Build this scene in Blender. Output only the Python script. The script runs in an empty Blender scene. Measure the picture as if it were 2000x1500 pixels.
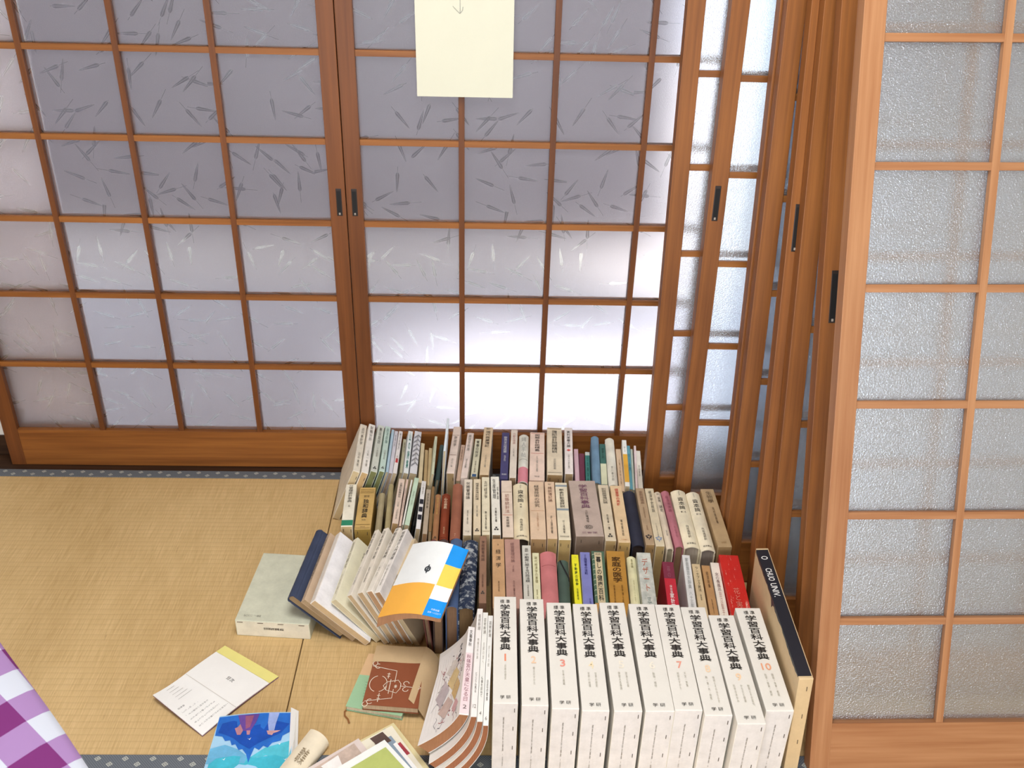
import bpy, bmesh, math, random
from mathutils import Matrix, Vector
SC = bpy.context.scene
COL = SC.collection
# ---------------------------------------------------------------- camera, world, lights, exposure
cd = bpy.data.cameras.new('camera'); cam = bpy.data.objects.new('camera', cd); COL.objects.link(cam)
cd.sensor_width = 36.0; cd.lens = 1900/2000*36; cd.clip_start = .02
def cam_matrix(pi, ya, ro, loc):
    f = Vector((math.sin(ya)*math.cos(pi), math.cos(ya)*math.cos(pi), -math.sin(pi)))
    r = Vector((math.cos(ya), -math.sin(ya), 0)); d = f.cross(r)
    r2 = math.cos(ro)*r + math.sin(ro)*d; d2 = -math.sin(ro)*r + math.cos(ro)*d
    M = Matrix((r2, -d2, -f)).transposed().to_4x4(); M.translation = loc
    return M
cam.matrix_world = cam_matrix(0.52503437, 0.03077574, -0.02769783, Vector((0, 0, 1.5)))
cd.dof.use_dof = True; cd.dof.focus_distance = 1.75; cd.dof.aperture_fstop = 9.0
SC.camera = cam
vs = SC.view_settings
SC.display_settings.display_device = 'sRGB'
vs.view_transform = 'Standard'; vs.look = 'None'; vs.gamma = 1.0; vs.use_curve_mapping = False
vs.exposure = 0.08
SC.cycles.use_denoising = True
SC.cycles.max_bounces = 26; SC.cycles.diffuse_bounces = 4; SC.cycles.glossy_bounces = 4; SC.cycles.transmission_bounces = 24; SC.cycles.transparent_max_bounces = 12
SC.cycles.sample_clamp_indirect = 6.0
SC.cycles.caustics_reflective = False
wd = bpy.data.worlds.new('overcast_sky'); SC.world = wd; wd.use_nodes = True
bg = wd.node_tree.nodes['Background']; bg.inputs[0].default_value = (.82, .91, 1, 1); bg.inputs[1].default_value = 3.3
def area(name, loc, target, sx, sy, power, col=(1, 1, 1)):
    l = bpy.data.lights.new(name, 'AREA'); l.shape = 'RECTANGLE'; l.size = sx; l.size_y = sy; l.energy = power; l.color = col
    o = bpy.data.objects.new(name, l); COL.objects.link(o); o.location = loc
    o.rotation_euler = (Vector(target)-Vector(loc)).to_track_quat('-Z', 'Y').to_euler()
    return o
area('window_daylight', (-.3, -1.6, .92), (-.3, 1.2, .8), 2.4, 1.62, 43, (.93, .965, 1))
area('ceiling_lamp', (0, .8, 2.33), (0, .8, 0), .9, .9, 40, (.97, .985, 1))
sun = bpy.data.lights.new('sun', 'SUN'); sun.energy = 8.5; sun.angle = .22; sun.color = (1, .98, .95)
so = bpy.data.objects.new('sun', sun); COL.objects.link(so); so.location = (4, 4, 6)
so.rotation_euler = Vector((-.5, .02, -.87)).to_track_quat('-Z', 'Y').to_euler()
# ---------------------------------------------------------------- materials
def lin(h):
    if not isinstance(h, str): return h
    v = [int(h[i:i+2], 16)/255 for i in (1, 3, 5)]
    return tuple(c/12.92 if c <= .04045 else ((c+.055)/1.055)**2.4 for c in v)
class NT:
    def __init__(s, name):
        s.m = bpy.data.materials.new(name); s.m.use_nodes = True; s.t = s.m.node_tree; s.t.nodes.clear()
    def n(s, typ, **kw):
        nd = s.t.nodes.new(typ)
        for k, v in kw.items():
            if k[0] == 'i' and k[1:].isdigit() or k.startswith('I_'):
                i = int(k[1:]) if k[1:].isdigit() else k[2:].replace('_', ' ')
                if hasattr(v, 'is_linked') : s.t.links.new(v, nd.inputs[i])
                else: nd.inputs[i].default_value = v
            else: setattr(nd, k, v)
        return nd
    def math(s, op, a, b=0.0, c=0.0):
        return s.n('ShaderNodeMath', operation=op, i0=a, i1=b, i2=c).outputs[0]
    def mix(s, f, a, b):
        nd = s.n('ShaderNodeMix', data_type='RGBA')
        for i, v in ((0, f), (6, a), (7, b)):
            if hasattr(v, 'is_linked'): s.t.links.new(v, nd.inputs[i])
            else: nd.inputs[i].default_value = v if i == 0 else (*lin(v), 1)
        return nd.outputs[2]
    def obj(s, sc=(1, 1, 1)):
        tc = s.n('ShaderNodeTexCoord'); mp = s.n('ShaderNodeMapping', I_Vector=tc.outputs['Object']); mp.inputs['Scale'].default_value = sc
        return mp.outputs[0]
    def noise(s, vec, scale, detail=3, rough=.55):
        return s.n('ShaderNodeTexNoise', I_Vector=vec, I_Scale=scale, I_Detail=detail, I_Roughness=rough).outputs['Fac']
    def ramp(s, f, a, b, ca=(0, 0, 0), cb=(1, 1, 1)):
        r = s.n('ShaderNodeValToRGB', I_Fac=f); e = r.color_ramp.elements
        e[0].position = a; e[1].position = b; e[0].color = (*lin(ca), 1); e[1].color = (*lin(cb), 1)
        return r.outputs[0]
    def bump(s, h, strength=.3, dist=.001):
        return s.n('ShaderNodeBump', I_Height=h, I_Strength=strength, I_Distance=dist).outputs[0]
    def out(s, col, rough=.6, normal=None, spec=.35, **kw):
        p = s.n('ShaderNodeBsdfPrincipled', I_Roughness=rough)
        p.inputs['Specular IOR Level'].default_value = spec
        if hasattr(col, 'is_linked'): s.t.links.new(col, p.inputs['Base Color'])
        else: p.inputs['Base Color'].default_value = (*lin(col), 1)
        if normal is not None: s.t.links.new(normal, p.inputs['Normal'])
        for k, v in kw.items(): p.inputs[k.replace('_', ' ')].default_value = v
        o = s.n('ShaderNodeOutputMaterial'); s.t.links.new(p.outputs[0], o.inputs[0])
        return s.m
_mc = {}
def shade(h, k):
    return tuple(min(1, c*k) for c in lin(h))
def paper(h, rough=.55, mott=.16, scale=30):
    key = ('p', h, rough, mott)
    if key not in _mc:
        t = NT('paper'); v = t.obj()
        a = t.noise(v, scale, 4, .6); b = t.noise(v, 220, 2)
        f = t.math('ADD', t.math('MULTIPLY', a, .8), t.math('MULTIPLY', b, .2))
        c = t.mix(t.ramp(f, .3, .72), shade(h, 1-mott), shade(h, 1+mott*.5))
        _mc[key] = t.out(c, rough, t.bump(b, .15, .0004))
    return _mc[key]
def cloth(h):
    key = ('c', h)
    if key not in _mc:
        t = NT('book_cloth'); v = t.obj((1, 1, 1)); a = t.noise(v, 900, 2); b = t.noise(v, 25, 4)
        c = t.mix(t.ramp(b, .3, .75), shade(h, .85), shade(h, 1.12))
        _mc[key] = t.out(c, .62, t.bump(a, .35, .0005))
    return _mc[key]
def plain(h, rough=.5, **kw):
    key = ('f', h, rough)
    if key not in _mc: _mc[key] = NT('ink' if rough == .5 else 'plain').out(h, rough, **kw)
    return _mc[key]
def pages(h='#cdbb9c'):
    key = ('pg', h)
    if key not in _mc:
        t = NT('page_edges'); v = t.obj((1, .02, .02)); a = t.noise(v, 1400, 2, .7); w = t.noise(t.obj(), 35, 3)
        c = t.mix(t.ramp(a, .3, .7), shade(h, .72), shade(h, 1.08)); c = t.mix(t.ramp(w, .35, .8, (0, 0, 0), (.35, .35, .35)), c, shade(h, .6))
        _mc[key] = t.out(c, .75, t.bump(a, .3, .0004))
    return _mc[key]
def marbled():
    t = NT('marbled_paper'); v = t.obj(); a = t.noise(v, 70, 6, .75)
    return t.out(t.mix(t.ramp(a, .5, .6), '#232f45', '#a9adae'), .5)
def mottled(h):
    t = NT('mottled_paper'); v = t.obj((1, .6, 1)); a = t.noise(v, 45, 5, .7)
    return t.out(t.mix(t.ramp(a, .38, .66), '#a5aba3', '#d6d5cb'), .5)
def worn_red(h):
    t = NT('worn_red_paper'); v = t.obj((3, .25, 1)); a = t.noise(v, 60, 6, .8); b = t.noise(t.obj(), 260, 4, .8)
    f = t.math('MULTIPLY', t.ramp(a, .58, .63), t.ramp(b, .47, .54))
    c = t.mix(t.noise(t.obj(), 20, 3), '#b8221f', '#cf3129')
    return t.out(t.mix(f, c, '#e8b7a8'), .45)
def wood(name, ax, dark='#70401b', light='#a0652f', sc=1.0, rough=.45):
    s = [150*sc]*3; s[ax] = 5*sc
    t = NT(name); v = t.obj(tuple(s)); a = t.noise(v, .55, 4, .6); b = t.noise(t.obj(tuple(x*.16 for x in s)), .6, 3, .5)
    f = t.math('ADD', t.math('MULTIPLY', a, .55), t.math('MULTIPLY', b, .45))
    return t.out(t.mix(t.ramp(f, .34, .66), dark, light), rough, t.bump(a, .12, .0006), spec=.3)
WOOD_V = wood('shaded_cedar_upright', 2, '#583016', '#7c4822'); LEAN_V = wood('leaning_cedar_upright', 2, '#693c1c', '#9a602e'); WOOD_H = wood('cedar_crosswise', 0)  # uprights darkened: shade on closed and stacked doors put into the wood colour
LIT_V = wood('lit_cedar_upright', 2, '#8c5936', '#b08059'); LIT_H = wood('lit_cedar_crosswise', 0, '#8c5936', '#b08059')  # same wood for the front door, its stronger room light put into the colour
DARK_H = wood('dark_sill_wood', 0, '#2a1a12', '#4a3222')
FLOORW = wood('sun_shade_boards', 0, '#8a6f55', '#a98e70', .4)
def glass(name, leaf, rough, tint, trans=.25, diff=.2):
    t = NT(name)
    v = t.obj()
    grain = t.noise(v, 700 if leaf else 330, 2, .6)
    nb = t.bump(grain, .35 if leaf else .9, .0014)
    refr = t.n('ShaderNodeBsdfRefraction', I_Color=(*lin(tint), 1), I_Roughness=rough, I_IOR=1.15, I_Normal=nb)
    tr = t.n('ShaderNodeBsdfTranslucent', I_Color=(*lin(tint), 1))
    df = t.n('ShaderNodeBsdfDiffuse', I_Color=(*shade(tint, .9), 1), I_Normal=nb)
    gl = t.n('ShaderNodeBsdfGlossy', I_Color=(1, 1, 1, 1), I_Roughness=.28 if leaf else .2, I_Normal=nb)
    def mx(f, a, b): return t.n('ShaderNodeMixShader', i0=f, i1=a.outputs[0], i2=b.outputs[0])
    m = mx(trans, refr, tr); m = mx(diff, m, df); m = mx(.03 if leaf else .21, m, gl)
    if leaf:
        clear = t.n('ShaderNodeBsdfRefraction', I_Color=(.93, .94, .93, 1), I_Roughness=.09, I_IOR=1.15)
        g2 = t.n('ShaderNodeBsdfGlossy', I_Color=(1, 1, 1, 1), I_Roughness=.12)
        cl = mx(.02, clear, g2)
        total = None
        for k, (scl, off) in enumerate((((12.5), (0, 0)), ((11.0), (.37, .21)), ((14.0), (.71, .53)))):
            sx = t.n('ShaderNodeSeparateXYZ', I_Vector=v)
            cx = t.n('ShaderNodeCombineXYZ', i0=t.math('ADD', sx.outputs[0], off[0]), i1=t.math('ADD', sx.outputs[2], off[1]))
            vo = t.n('ShaderNodeTexVoronoi', voronoi_dimensions='2D', I_Vector=cx.outputs[0], I_Scale=scl, I_Randomness=.75)
            dl = t.n('ShaderNodeVectorMath', operation='SUBTRACT', i0=cx.outputs[0], i1=vo.outputs['Position'])
            ds = t.n('ShaderNodeSeparateXYZ', I_Vector=dl.outputs[0])
            rc = t.n('ShaderNodeSeparateColor', I_Color=vo.outputs['Color'])
            an = t.math('MULTIPLY', rc.outputs[0], 6.283)
            co = t.math('COSINE', an); si = t.math('SINE', an)
            x = t.math('ADD', t.math('MULTIPLY', ds.outputs[0], co), t.math('MULTIPLY', ds.outputs[1], si))
            y = t.math('SUBTRACT', t.math('MULTIPLY', ds.outputs[1], co), t.math('MULTIPLY', ds.outputs[0], si))
            tt = t.math('MULTIPLY_ADD', t.math('DIVIDE', x, .025), .5, .5)   # 0 blunt end .. 1 tip
            wdt = t.math('MULTIPLY', t.math('POWER', t.math('MAXIMUM', t.math('SUBTRACT', 1, tt), 0), .62), t.math('MULTIPLY', .0047, t.math('MINIMUM', 1, t.math('POWER', t.math('MAXIMUM', t.math('MULTIPLY', t.math('SUBTRACT', tt, .02), 7), 0), .5))))
            msk = t.math('MULTIPLY', t.math('LESS_THAN', t.math('ABSOLUTE', y), wdt), t.math('GREATER_THAN', tt, .03))
            msk = t.math('MULTIPLY', msk, t.math('SUBTRACT', 1, t.math('MULTIPLY', t.math('LESS_THAN', t.math('ABSOLUTE', y), .0005), .6)))
            stem = t.math('MULTIPLY', t.math('LESS_THAN', t.math('ABSOLUTE', y), .00035), t.math('MULTIPLY', t.math('LESS_THAN', tt, .03), t.math('GREATER_THAN', tt, -.5)))
            keep = t.math('GREATER_THAN', rc.outputs[1], .32)
            msk = t.math('MULTIPLY', t.math('MAXIMUM', msk, stem), keep)
            total = msk if total is None else t.math('MAXIMUM', total, msk)
        m = mx(t.math('MULTIPLY', total, .72), m, cl)
    o = t.n('ShaderNodeOutputMaterial'); t.t.links.new(m.outputs[0], o.inputs[0])
    return t.m
GLASS_LEAF = glass('bamboo_leaf_frosted_glass', True, .42, '#f0edf0', .05, .055)
GLASS_FROST = glass('pebbled_frosted_glass', False, .13, '#f4f7fb', .03, .05)
def tatami_mat():
    t = NT('woven_rush'); v = t.obj()
    st = t.noise(t.obj((1, .03, 1)), 420, 2, .7)                          # strands run across the mat
    sep = t.n('ShaderNodeSeparateXYZ', I_Vector=v)
    rib = t.math('ABSOLUTE', t.math('SINE', t.math('MULTIPLY', sep.outputs[1], math.pi/.0152)))
    rb = t.math('POWER', rib, .35)
    big = t.noise(t.obj((1, .35, 1)), 6, 4, .6); dash = t.noise(t.obj((1, .12, 1)), 160, 3, .7)
    f = t.math('ADD', t.math('MULTIPLY', st, .6), t.math('MULTIPLY', big, .4))
    c = t.mix(t.ramp(f, .35, .65), '#ba9a66', '#d8b885')
    c = t.mix(t.ramp(dash, .66, .74, (0, 0, 0), (.55, .55, .55)), c, '#9c8054')
    c = t.mix(t.ramp(rb, .25, .85, (.26, .26, .26), (0, 0, 0)), c, '#aa8c5a')
    h = t.math('ADD', t.math('MULTIPLY', rb, .8), t.math('MULTIPLY', st, .35))
    return t.out(c, .55, t.bump(h, .32, .0012), spec=.3)
def heri():
    t = NT('patterned_border_cloth'); v = t.obj(); s = t.n('ShaderNodeSeparateXYZ', I_Vector=v)
    tot = None
    for ox, oy in ((0, .009), (.5, .021)):
        fx = t.math('SUBTRACT', t.math('FRACT', t.math('ADD', t.math('DIVIDE', s.outputs[0], .05), ox)), .5)
        dx = t.math('ABSOLUTE', t.math('MULTIPLY', fx, .05)); dy = t.math('ABSOLUTE', t.math('SUBTRACT', s.outputs[1], oy))
        d = t.math('ADD', t.math('DIVIDE', dx, .0065), t.math('DIVIDE', dy, .0055))
        ring = t.math('MULTIPLY', t.math('LESS_THAN', d, 1), t.math('GREATER_THAN', t.math('ABSOLUTE', t.math('SUBTRACT', d, .5)), .13))
        tot = ring if tot is None else t.math('MAXIMUM', tot, ring)
    w = t.n('ShaderNodeTexChecker', I_Vector=v, I_Scale=420)
    c = t.mix(w.outputs[1], '#555a62', '#70767c'); c = t.mix(tot, c, '#b9bab0')
    return t.out(c, .7)
def gingham():
    t = NT('gingham'); tc = t.n('ShaderNodeTexCoord'); s = t.n('ShaderNodeSeparateXYZ', I_Vector=tc.outputs['UV'])
    a = t.math('GREATER_THAN', t.math('FRACT', s.outputs[0]), .5); b = t.math('GREATER_THAN', t.math('FRACT', s.outputs[1]), .5)
    f = t.math('MULTIPLY', t.math('ADD', a, b), .5)
    r = t.n('ShaderNodeValToRGB', I_Fac=f); r.color_ramp.interpolation = 'CONSTANT'; e = r.color_ramp.elements
    e[0].color = (*lin('#c6cad6'), 1); e[1].position = .75; e[1].color = (*lin('#73286c'), 1); n = e.new(.3); n.color = (*lin('#9f7cae'), 1)
    return t.out(r.outputs[0], .8)
# ---------------------------------------------------------------- mesh helpers
def link(o, parent=None):
    COL.objects.link(o)
    if parent is not None: o.parent = parent
    return o
def mesh(name, verts, faces, mat, parent=None, smooth=False, mi=None, uv=None):
    me = bpy.data.meshes.new(name); me.from_pydata([tuple(v) for v in verts], [], faces); me.update()
    for m in (mat if isinstance(mat, (list, tuple)) else [mat]): me.materials.append(m)
    if mi: me.polygons.foreach_set('material_index', mi)
    if smooth: me.polygons.foreach_set('use_smooth', [True]*len(me.polygons))
    if uv:
        l = me.uv_layers.new()
        for p in me.polygons:
            for li in p.loop_indices: l.data[li].uv = uv[me.loops[li].vertex_index]
    return link(bpy.data.objects.new(name, me), parent)
def bm_obj(name, bm, mat, parent=None, smooth=False):
    me = bpy.data.meshes.new(name); bm.to_mesh(me); bm.free()
    for m in (mat if isinstance(mat, (list, tuple)) else [mat]): me.materials.append(m)
    if smooth: me.polygons.foreach_set('use_smooth', [True]*len(me.polygons))
    return link(bpy.data.objects.new(name, me), parent)
def box(name, x0, x1, y0, y1, z0, z1, mat, parent=None, bev=0.0, face_mat=None):
    bm = bmesh.new(); bmesh.ops.create_cube(bm, size=1)
    for v in bm.verts: v.co = (x0+(v.co.x+.5)*(x1-x0), y0+(v.co.y+.5)*(y1-y0), z0+(v.co.z+.5)*(z1-z0))
    bm.normal_update()
    if face_mat:
        for f in bm.faces: f.material_index = face_mat(f.normal)
    if bev: bmesh.ops.bevel(bm, geom=list(bm.edges), offset=bev, segments=2, profile=.6, affect='EDGES', clamp_overlap=True)
    return bm_obj(name, bm, mat, parent)
def root(name, label, cat, loc=(0, 0, 0), rot=(0, 0, 0), group=None, kind=None):
    o = bpy.data.objects.new(name, None); COL.objects.link(o); o.location = loc; o.rotation_euler = rot; o.empty_display_size = .05
    tag(o, label, cat, group, kind); return o
def tag(o, label, cat, group=None, kind=None):
    o['label'] = label; o['category'] = cat
    if group: o['group'] = group
    if kind: o['kind'] = kind
    return o
_fc = {}
def glyphs(s, bold, horizontal):
    k = (s, bold, horizontal)
    if k not in _fc:
        c = bpy.data.curves.new('lettering', 'FONT'); c.body = s if horizontal else '\n'.join(s)
        c.align_x = 'CENTER'; c.space_line = 1.02; c.resolution_u = 3
        if bold: c.offset = .014
        o = bpy.data.objects.new('lettering', c); COL.objects.link(o)
        me = bpy.data.meshes.new_from_object(o.evaluated_get(bpy.context.evaluated_depsgraph_get()))
        vs_ = [(v.co.x, v.co.y) for v in me.vertices]; fs = [tuple(p.vertices) for p in me.polygons]
        bpy.data.objects.remove(o); bpy.data.curves.remove(c); bpy.data.meshes.remove(me)
        x0 = min(v[0] for v in vs_); x1 = max(v[0] for v in vs_); y0 = min(v[1] for v in vs_); y1 = max(v[1] for v in vs_)
        _fc[k] = ([((x-x0)/max(x1-x0, 1e-6)-.5, (y-y0)/max(y1-y0, 1e-6)) for x, y in vs_], fs)
    return _fc[k]
def letter(s, place, w, h, col, parent, bold=0, horizontal=0, name='lettering'):
    """place(a, b): a across -w/2..w/2, b 0..h upward in reading direction -> local point"""
    v, f = glyphs(s, bold, horizontal)
    return mesh(name, [place(x*w, y*h) for x, y in v], f, plain(col), parent)

# ---------------------------------------------------------------- books
BOOKN = {'s': 'slipcased_book', 'h': 'hardback_book', 'p': 'paperback_book', 'e': 'encyclopedia_volume'}
def extrude(name, prof, y0, y1, mat, parent, smooth=False):
    """closed outline prof [(x, z)] swept along y"""
    n = len(prof); v = [(x, y0, z) for x, z in prof]+[(x, y1, z) for x, z in prof]
    f = [(i, (i+1) % n, n+(i+1) % n, n+i) for i in range(n)]+[tuple(range(n-1, -1, -1)), tuple(range(n, 2*n))]
    bm = bmesh.new(); bv = [bm.verts.new(c) for c in v]
    for q in f: bm.faces.new([bv[i] for i in q])
    bmesh.ops.recalc_face_normals(bm, faces=bm.faces)
    bmesh.ops.triangulate(bm, faces=[x for x in bm.faces if len(x.verts) > 4])
    return bm_obj(name, bm, mat, parent, smooth)
def book(label, kind, x, y, yaw, roll, H, L, T, col, o, group, name=None):
    """x, y, H: near end of the spine's middle; the book lies on its fore edge with the spine up"""
    sr, cr = math.sin(roll), math.cos(roll)
    D = (H-T/2*abs(sr))/cr if roll else H
    fx, fy = x+D*sr*math.cos(yaw), y+D*sr*math.sin(yaw)
    zf = T/2*abs(sr)
    r = root(name or BOOKN[kind], label, 'encyclopedia volume' if kind == 'e' else 'book', (fx, fy, zf), (0, -roll, yaw), group)
    H = D; rnd = random.Random(label)
    sag = min(.28*T, .007) if kind == 'h' else 0.0
    prof = lambda u: H-sag*(2*u/T)**2
    side = o.get('side'); bot = o.get('bot')
    if kind in 'se':
        main = marbled() if o.get('marb') else mottled(col) if o.get('mott') else worn_red(col) if o.get('worn') else paper(col, .55, .06, 14) if kind == 'e' else paper(col)
        ms = [main, paper(bot) if bot else main, paper(side) if side else main]
        box('slipcase', -T/2, T/2, 0, L, 0, H, ms, r, .0014, lambda n: 1 if n.y < -.5 else 2 if abs(n.x) > .5 else 0)
    elif kind == 'h':
        th = .0023; m = marbled() if o.get('marb') else cloth(col)
        N = 12; hs = H-sag
        outer = [(-T/2, 0), (-T/2, hs-.009), (-T/2+.0008, hs-.006), (-T/2, hs-.003)]
        arc = [(-T/2+T*i/N, prof(-T/2+T*i/N)) for i in range(N+1)]
        outer += arc+[(T/2, hs-.003), (T/2-.0008, hs-.006), (T/2, hs-.009), (T/2, 0)]
        ti = T/2-th
        inner = [(ti, 0)]+[(ti-2*ti*i/N, prof(ti-2*ti*i/N)-th) for i in range(N+1)]+[(-ti, 0)]
        extrude('cover', outer+inner, 0, L, m, r)
        tp = ti-.0003
        pg = [(-tp, .003)]+[(-tp+2*tp*i/N, prof(-tp+2*tp*i/N)-th-.0006) for i in range(N+1)]+[(tp, .003)]
        extrude('page_block', pg, .0035, L-.0035, pages(bot or '#cbb99a'), r)
    else:
        th = min(.0007, T*.12); m = paper(col, .5, .1)
        b = .0006
        pr = [(-T/2, 0), (-T/2, H-b), (-T/2+b, H), (T/2-b, H), (T/2, H-b), (T/2, 0), (T/2-th, 0), (T/2-th, H-th), (-T/2+th, H-th), (-T/2+th, 0)]
        c = extrude('cover', pr, 0, L, [m]+([paper(side, .5, .1)] if side else []), r)
        if side:
            for p in c.data.polygons:
                if abs(p.normal.x) > .9: p.material_index = 1
        box('page_block', -T/2+th*1.1, T/2-th*1.1, .0008, L-.0008, .0005, H-th*1.2, pages(bot or '#c9b490'), r)
    e = .0005
    def strip(nm, v0, v1, wf, mat, uc=0.0, lift=e):
        n = 8 if kind == 'h' else 1
        w = T*min(wf, .985); vv = []; ff = []
        for i in range(n+1):
            u = uc*T-w/2+w*i/n
            z = prof(u)
            vv += [(u, v0, z+lift), (u, v1, z+lift), (u, v0, z-.0004), (u, v1, z-.0004)]
        for i in range(n):
            a = 4*i; ff += [(a, a+4, a+5, a+1), (a, a+2, a+6, a+4), (a+1, a+5, a+7, a+3)]
        ff += [(0, 1, 3, 2), (4*n, 4*n+2, 4*n+3, 4*n+1)]
        return mesh(nm, vv, ff, mat, r)
    for (a, b, c, wf) in o.get('bands', ()): strip('colour_band', L*(1-b)+.0003, L*(1-a)-.0003, wf, paper(c, .5, .1), lift=.0003)
    for (a, c) in o.get('line', ()): strip('printed_rule', L*(1-a)-.0005, L*(1-a)+.0005, .86, plain(c))
    for (s, uc, a, b, wf, c, bold, hz) in o.get('t', ()):
        v0 = L*(1-b)
        letter(s, lambda p, q: (uc*T+p, v0+q, prof(uc*T+p)+e+.0003), wf*T, L*(b-a), c, r, bold, hz)
    def blob(nm, pts, c, z=e): # small printed shape on the spine
        return mesh(nm, [(u, v, prof(u)+z+.0002) for u, v in pts], [tuple(range(len(pts)))], plain(c), r)
    def disc(nm, uc, vc, ru, rv, c, n=14):
        return blob(nm, [(uc+ru*math.cos(k*2*math.pi/n), vc+rv*math.sin(k*2*math.pi/n)) for k in range(n)], c)
    if 'em' in o:
        vc = L*(1-o['em']); q = min(.2*T, .004)
        for k in range(3):
            an = math.pi/2+k*2.094; disc('printed_emblem', q*.8*math.cos(an), vc+q*1.1*math.sin(an), q*.62, q*.75, '#3c3a36')
    for key, c in (('em2', '#2c2a33'), ('em3', '#7f90ad')):
        if key in o:
            vc = L*(1-o[key]); q = .26*T
            for k in range(5): an = math.pi/2+k*1.2566; disc('printed_crest', q*math.cos(an), vc+q*.9*math.sin(an), q*.5, q*.42, c)
            disc('printed_crest', 0, vc-q*1.6, q*.22, q*.5, c)
    if 'diam' in o:
        vc = L*(1-o['diam']); blob('printed_diamond', [(-.27*T, vc), (0, vc-.005), (.27*T, vc), (0, vc+.005)], '#d0504a')
    if 'oval' in o:
        vc = L*(1-o['oval']); n = 24; R1, R2 = (.15*T, .007), (.135*T, .0058)
        vv = []
        for k in range(n):
            an = k*2*math.pi/n
            vv += [(R1[0]*math.cos(an), vc+R1[1]*math.sin(an), H+.0008), (R2[0]*math.cos(an), vc+R2[1]*math.sin(an), H+.0008)]
        mesh('printed_oval', vv, [(2*k, 2*((k+1) % n), 2*((k+1) % n)+1, 2*k+1) for k in range(n)], plain('#4a443c'), r)
        letter('SD', lambda p, q: (p, vc-.0038+q, H+.0008), .2*T, .0076, '#4a443c', r, 1, 1)
    if 'stripe' in o:
        for k in range(7):
            v = L*(.2+.11*k)
            blob('printed_stripe', [(-.46*T, v-.012), (.1*T, v+.004), (.46*T, v-.004), (.46*T, v+.002), (.1*T, v+.012), (-.46*T, v-.003)], '#8f8d92')
    for a in o.get('sq', ()):
        v = L*(1-a); blob('printed_square', [(-.42*T, v-.009), (.42*T, v-.009), (.42*T, v+.009), (-.42*T, v+.009)], '#23252e')
    if 'scal' in o:
        for k in range(9):
            v = L*(.93-.078*k)
            blob('printed_arc', [(-.48*T, v), (-.4*T, v+.004), (-.3*T, v+.003), (-.3*T, v+.0015), (-.4*T, v+.0024), (-.48*T, v-.0016)], '#c9c9b4')
    if 'rib' in o:
        P = [(-.3*T, L-.002, H+.001), (-.18*T, L-.012, H+.0016), (.05*T, L-.03, H+.0018), (.3*T, L-.046, H+.0014), (.47*T, L-.055, H-.001), (T/2+.0005, L-.07, H-.012)]
        vv = []
        for (a, b, c) in P: vv += [(a-.0012, b-.001, c), (a+.0012, b+.001, c), (a+.0012, b+.001, c-.0004), (a-.0012, b-.001, c-.0004)]
        ff = []
        for i in range(len(P)-1):
            for k in range(4): ff.append((4*i+k, 4*i+(k+1) % 4, 4*i+4+(k+1) % 4, 4*i+4+k))
        mesh('ribbon_bookmark', vv, ff, plain('#1d1b1c', .7), r)
    def staple(u, z, ln): box('staple', u-.0006, u+.0006, -.0006, .0003, z-ln/2, z+ln/2, plain('#4b4038', .45), r)
    if kind == 'e':
        for zf_, du in ((.92, 0), (.68, -.05), (.42, -.08)): staple(T*(.37+du*rnd.uniform(.4, 1)), H*zf_+rnd.uniform(-.003, .003), .009)
        bt = o['blt']
        letter(bt[0], lambda p, q: (-.06*T+p, -.0005, H*.36+q), .0026, H*.46, '#7d7770', r, 0, 0)
        letter(bt[1], lambda p, q: (-.06*T+p, -.0005, H*.36-.006-.0046*len(bt[1])+q), .0026, .0046*len(bt[1]), '#8d877f', r, 0, 0)
    elif o.get('st'):
        staple(T*(.27+rnd.uniform(-.05, .08)), H*.88, .0085)
        if T > .025: staple(-T*.3, H*.9, .008)
    return r
# ---------------------------------------------------------------- curved sheets and flat printed things
def grid_block(name, top, nu, nv, thick, mat, parent, side=None, smooth=True, cap_mat=None):
    """closed block: top(u, v) -> point, thick(u, v) -> vector from the top to the underside"""
    vv = []; N = (nu+1)*(nv+1)
    for j in range(nv+1):
        for i in range(nu+1): vv.append(Vector(top(i/nu, j/nv)))
    for j in range(nv+1):
        for i in range(nu+1): vv.append(vv[j*(nu+1)+i]+Vector(thick(i/nu, j/nv)))
    ix = lambda i, j: j*(nu+1)+i
    f = []; mi = []; cm = 1 if side else 0
    for j in range(nv):
        for i in range(nu):
            f.append((ix(i, j), ix(i+1, j), ix(i+1, j+1), ix(i, j+1))); mi.append(0)
            f.append((N+ix(i, j), N+ix(i, j+1), N+ix(i+1, j+1), N+ix(i+1, j))); mi.append(0)
    for i in range(nu):
        f.append((ix(i, 0), N+ix(i, 0), N+ix(i+1, 0), ix(i+1, 0))); mi.append(cm)
        f.append((ix(i, nv), ix(i+1, nv), N+ix(i+1, nv), N+ix(i, nv))); mi.append(cm)
    for j in range(nv):
        f.append((ix(0, j), ix(0, j+1), N+ix(0, j+1), N+ix(0, j))); mi.append(cm)
        f.append((ix(nu, j), N+ix(nu, j), N+ix(nu, j+1), ix(nu, j+1))); mi.append(cm)
    me_ = mesh(name, vv, f, [mat, side] if side else mat, parent, False, mi)
    bm = bmesh.new(); bm.from_mesh(me_.data); bmesh.ops.recalc_face_normals(bm, faces=bm.faces); bm.to_mesh(me_.data); bm.free()
    if smooth:
        for p in me_.data.polygons: p.use_smooth = p.material_index == 0 and (nu > 1 or nv > 1)
        me_.data.set_sharp_from_angle(angle=.7)
    return me_
def bil(A, B, Cc, Dd):
    A, B, Cc, Dd = map(Vector, (A, B, Cc, Dd))     # far-left, far-right, near-left, near-right
    return lambda u, v: (A*(1-u)+B*u)*(1-v)+(Cc*(1-u)+Dd*u)*v
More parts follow.
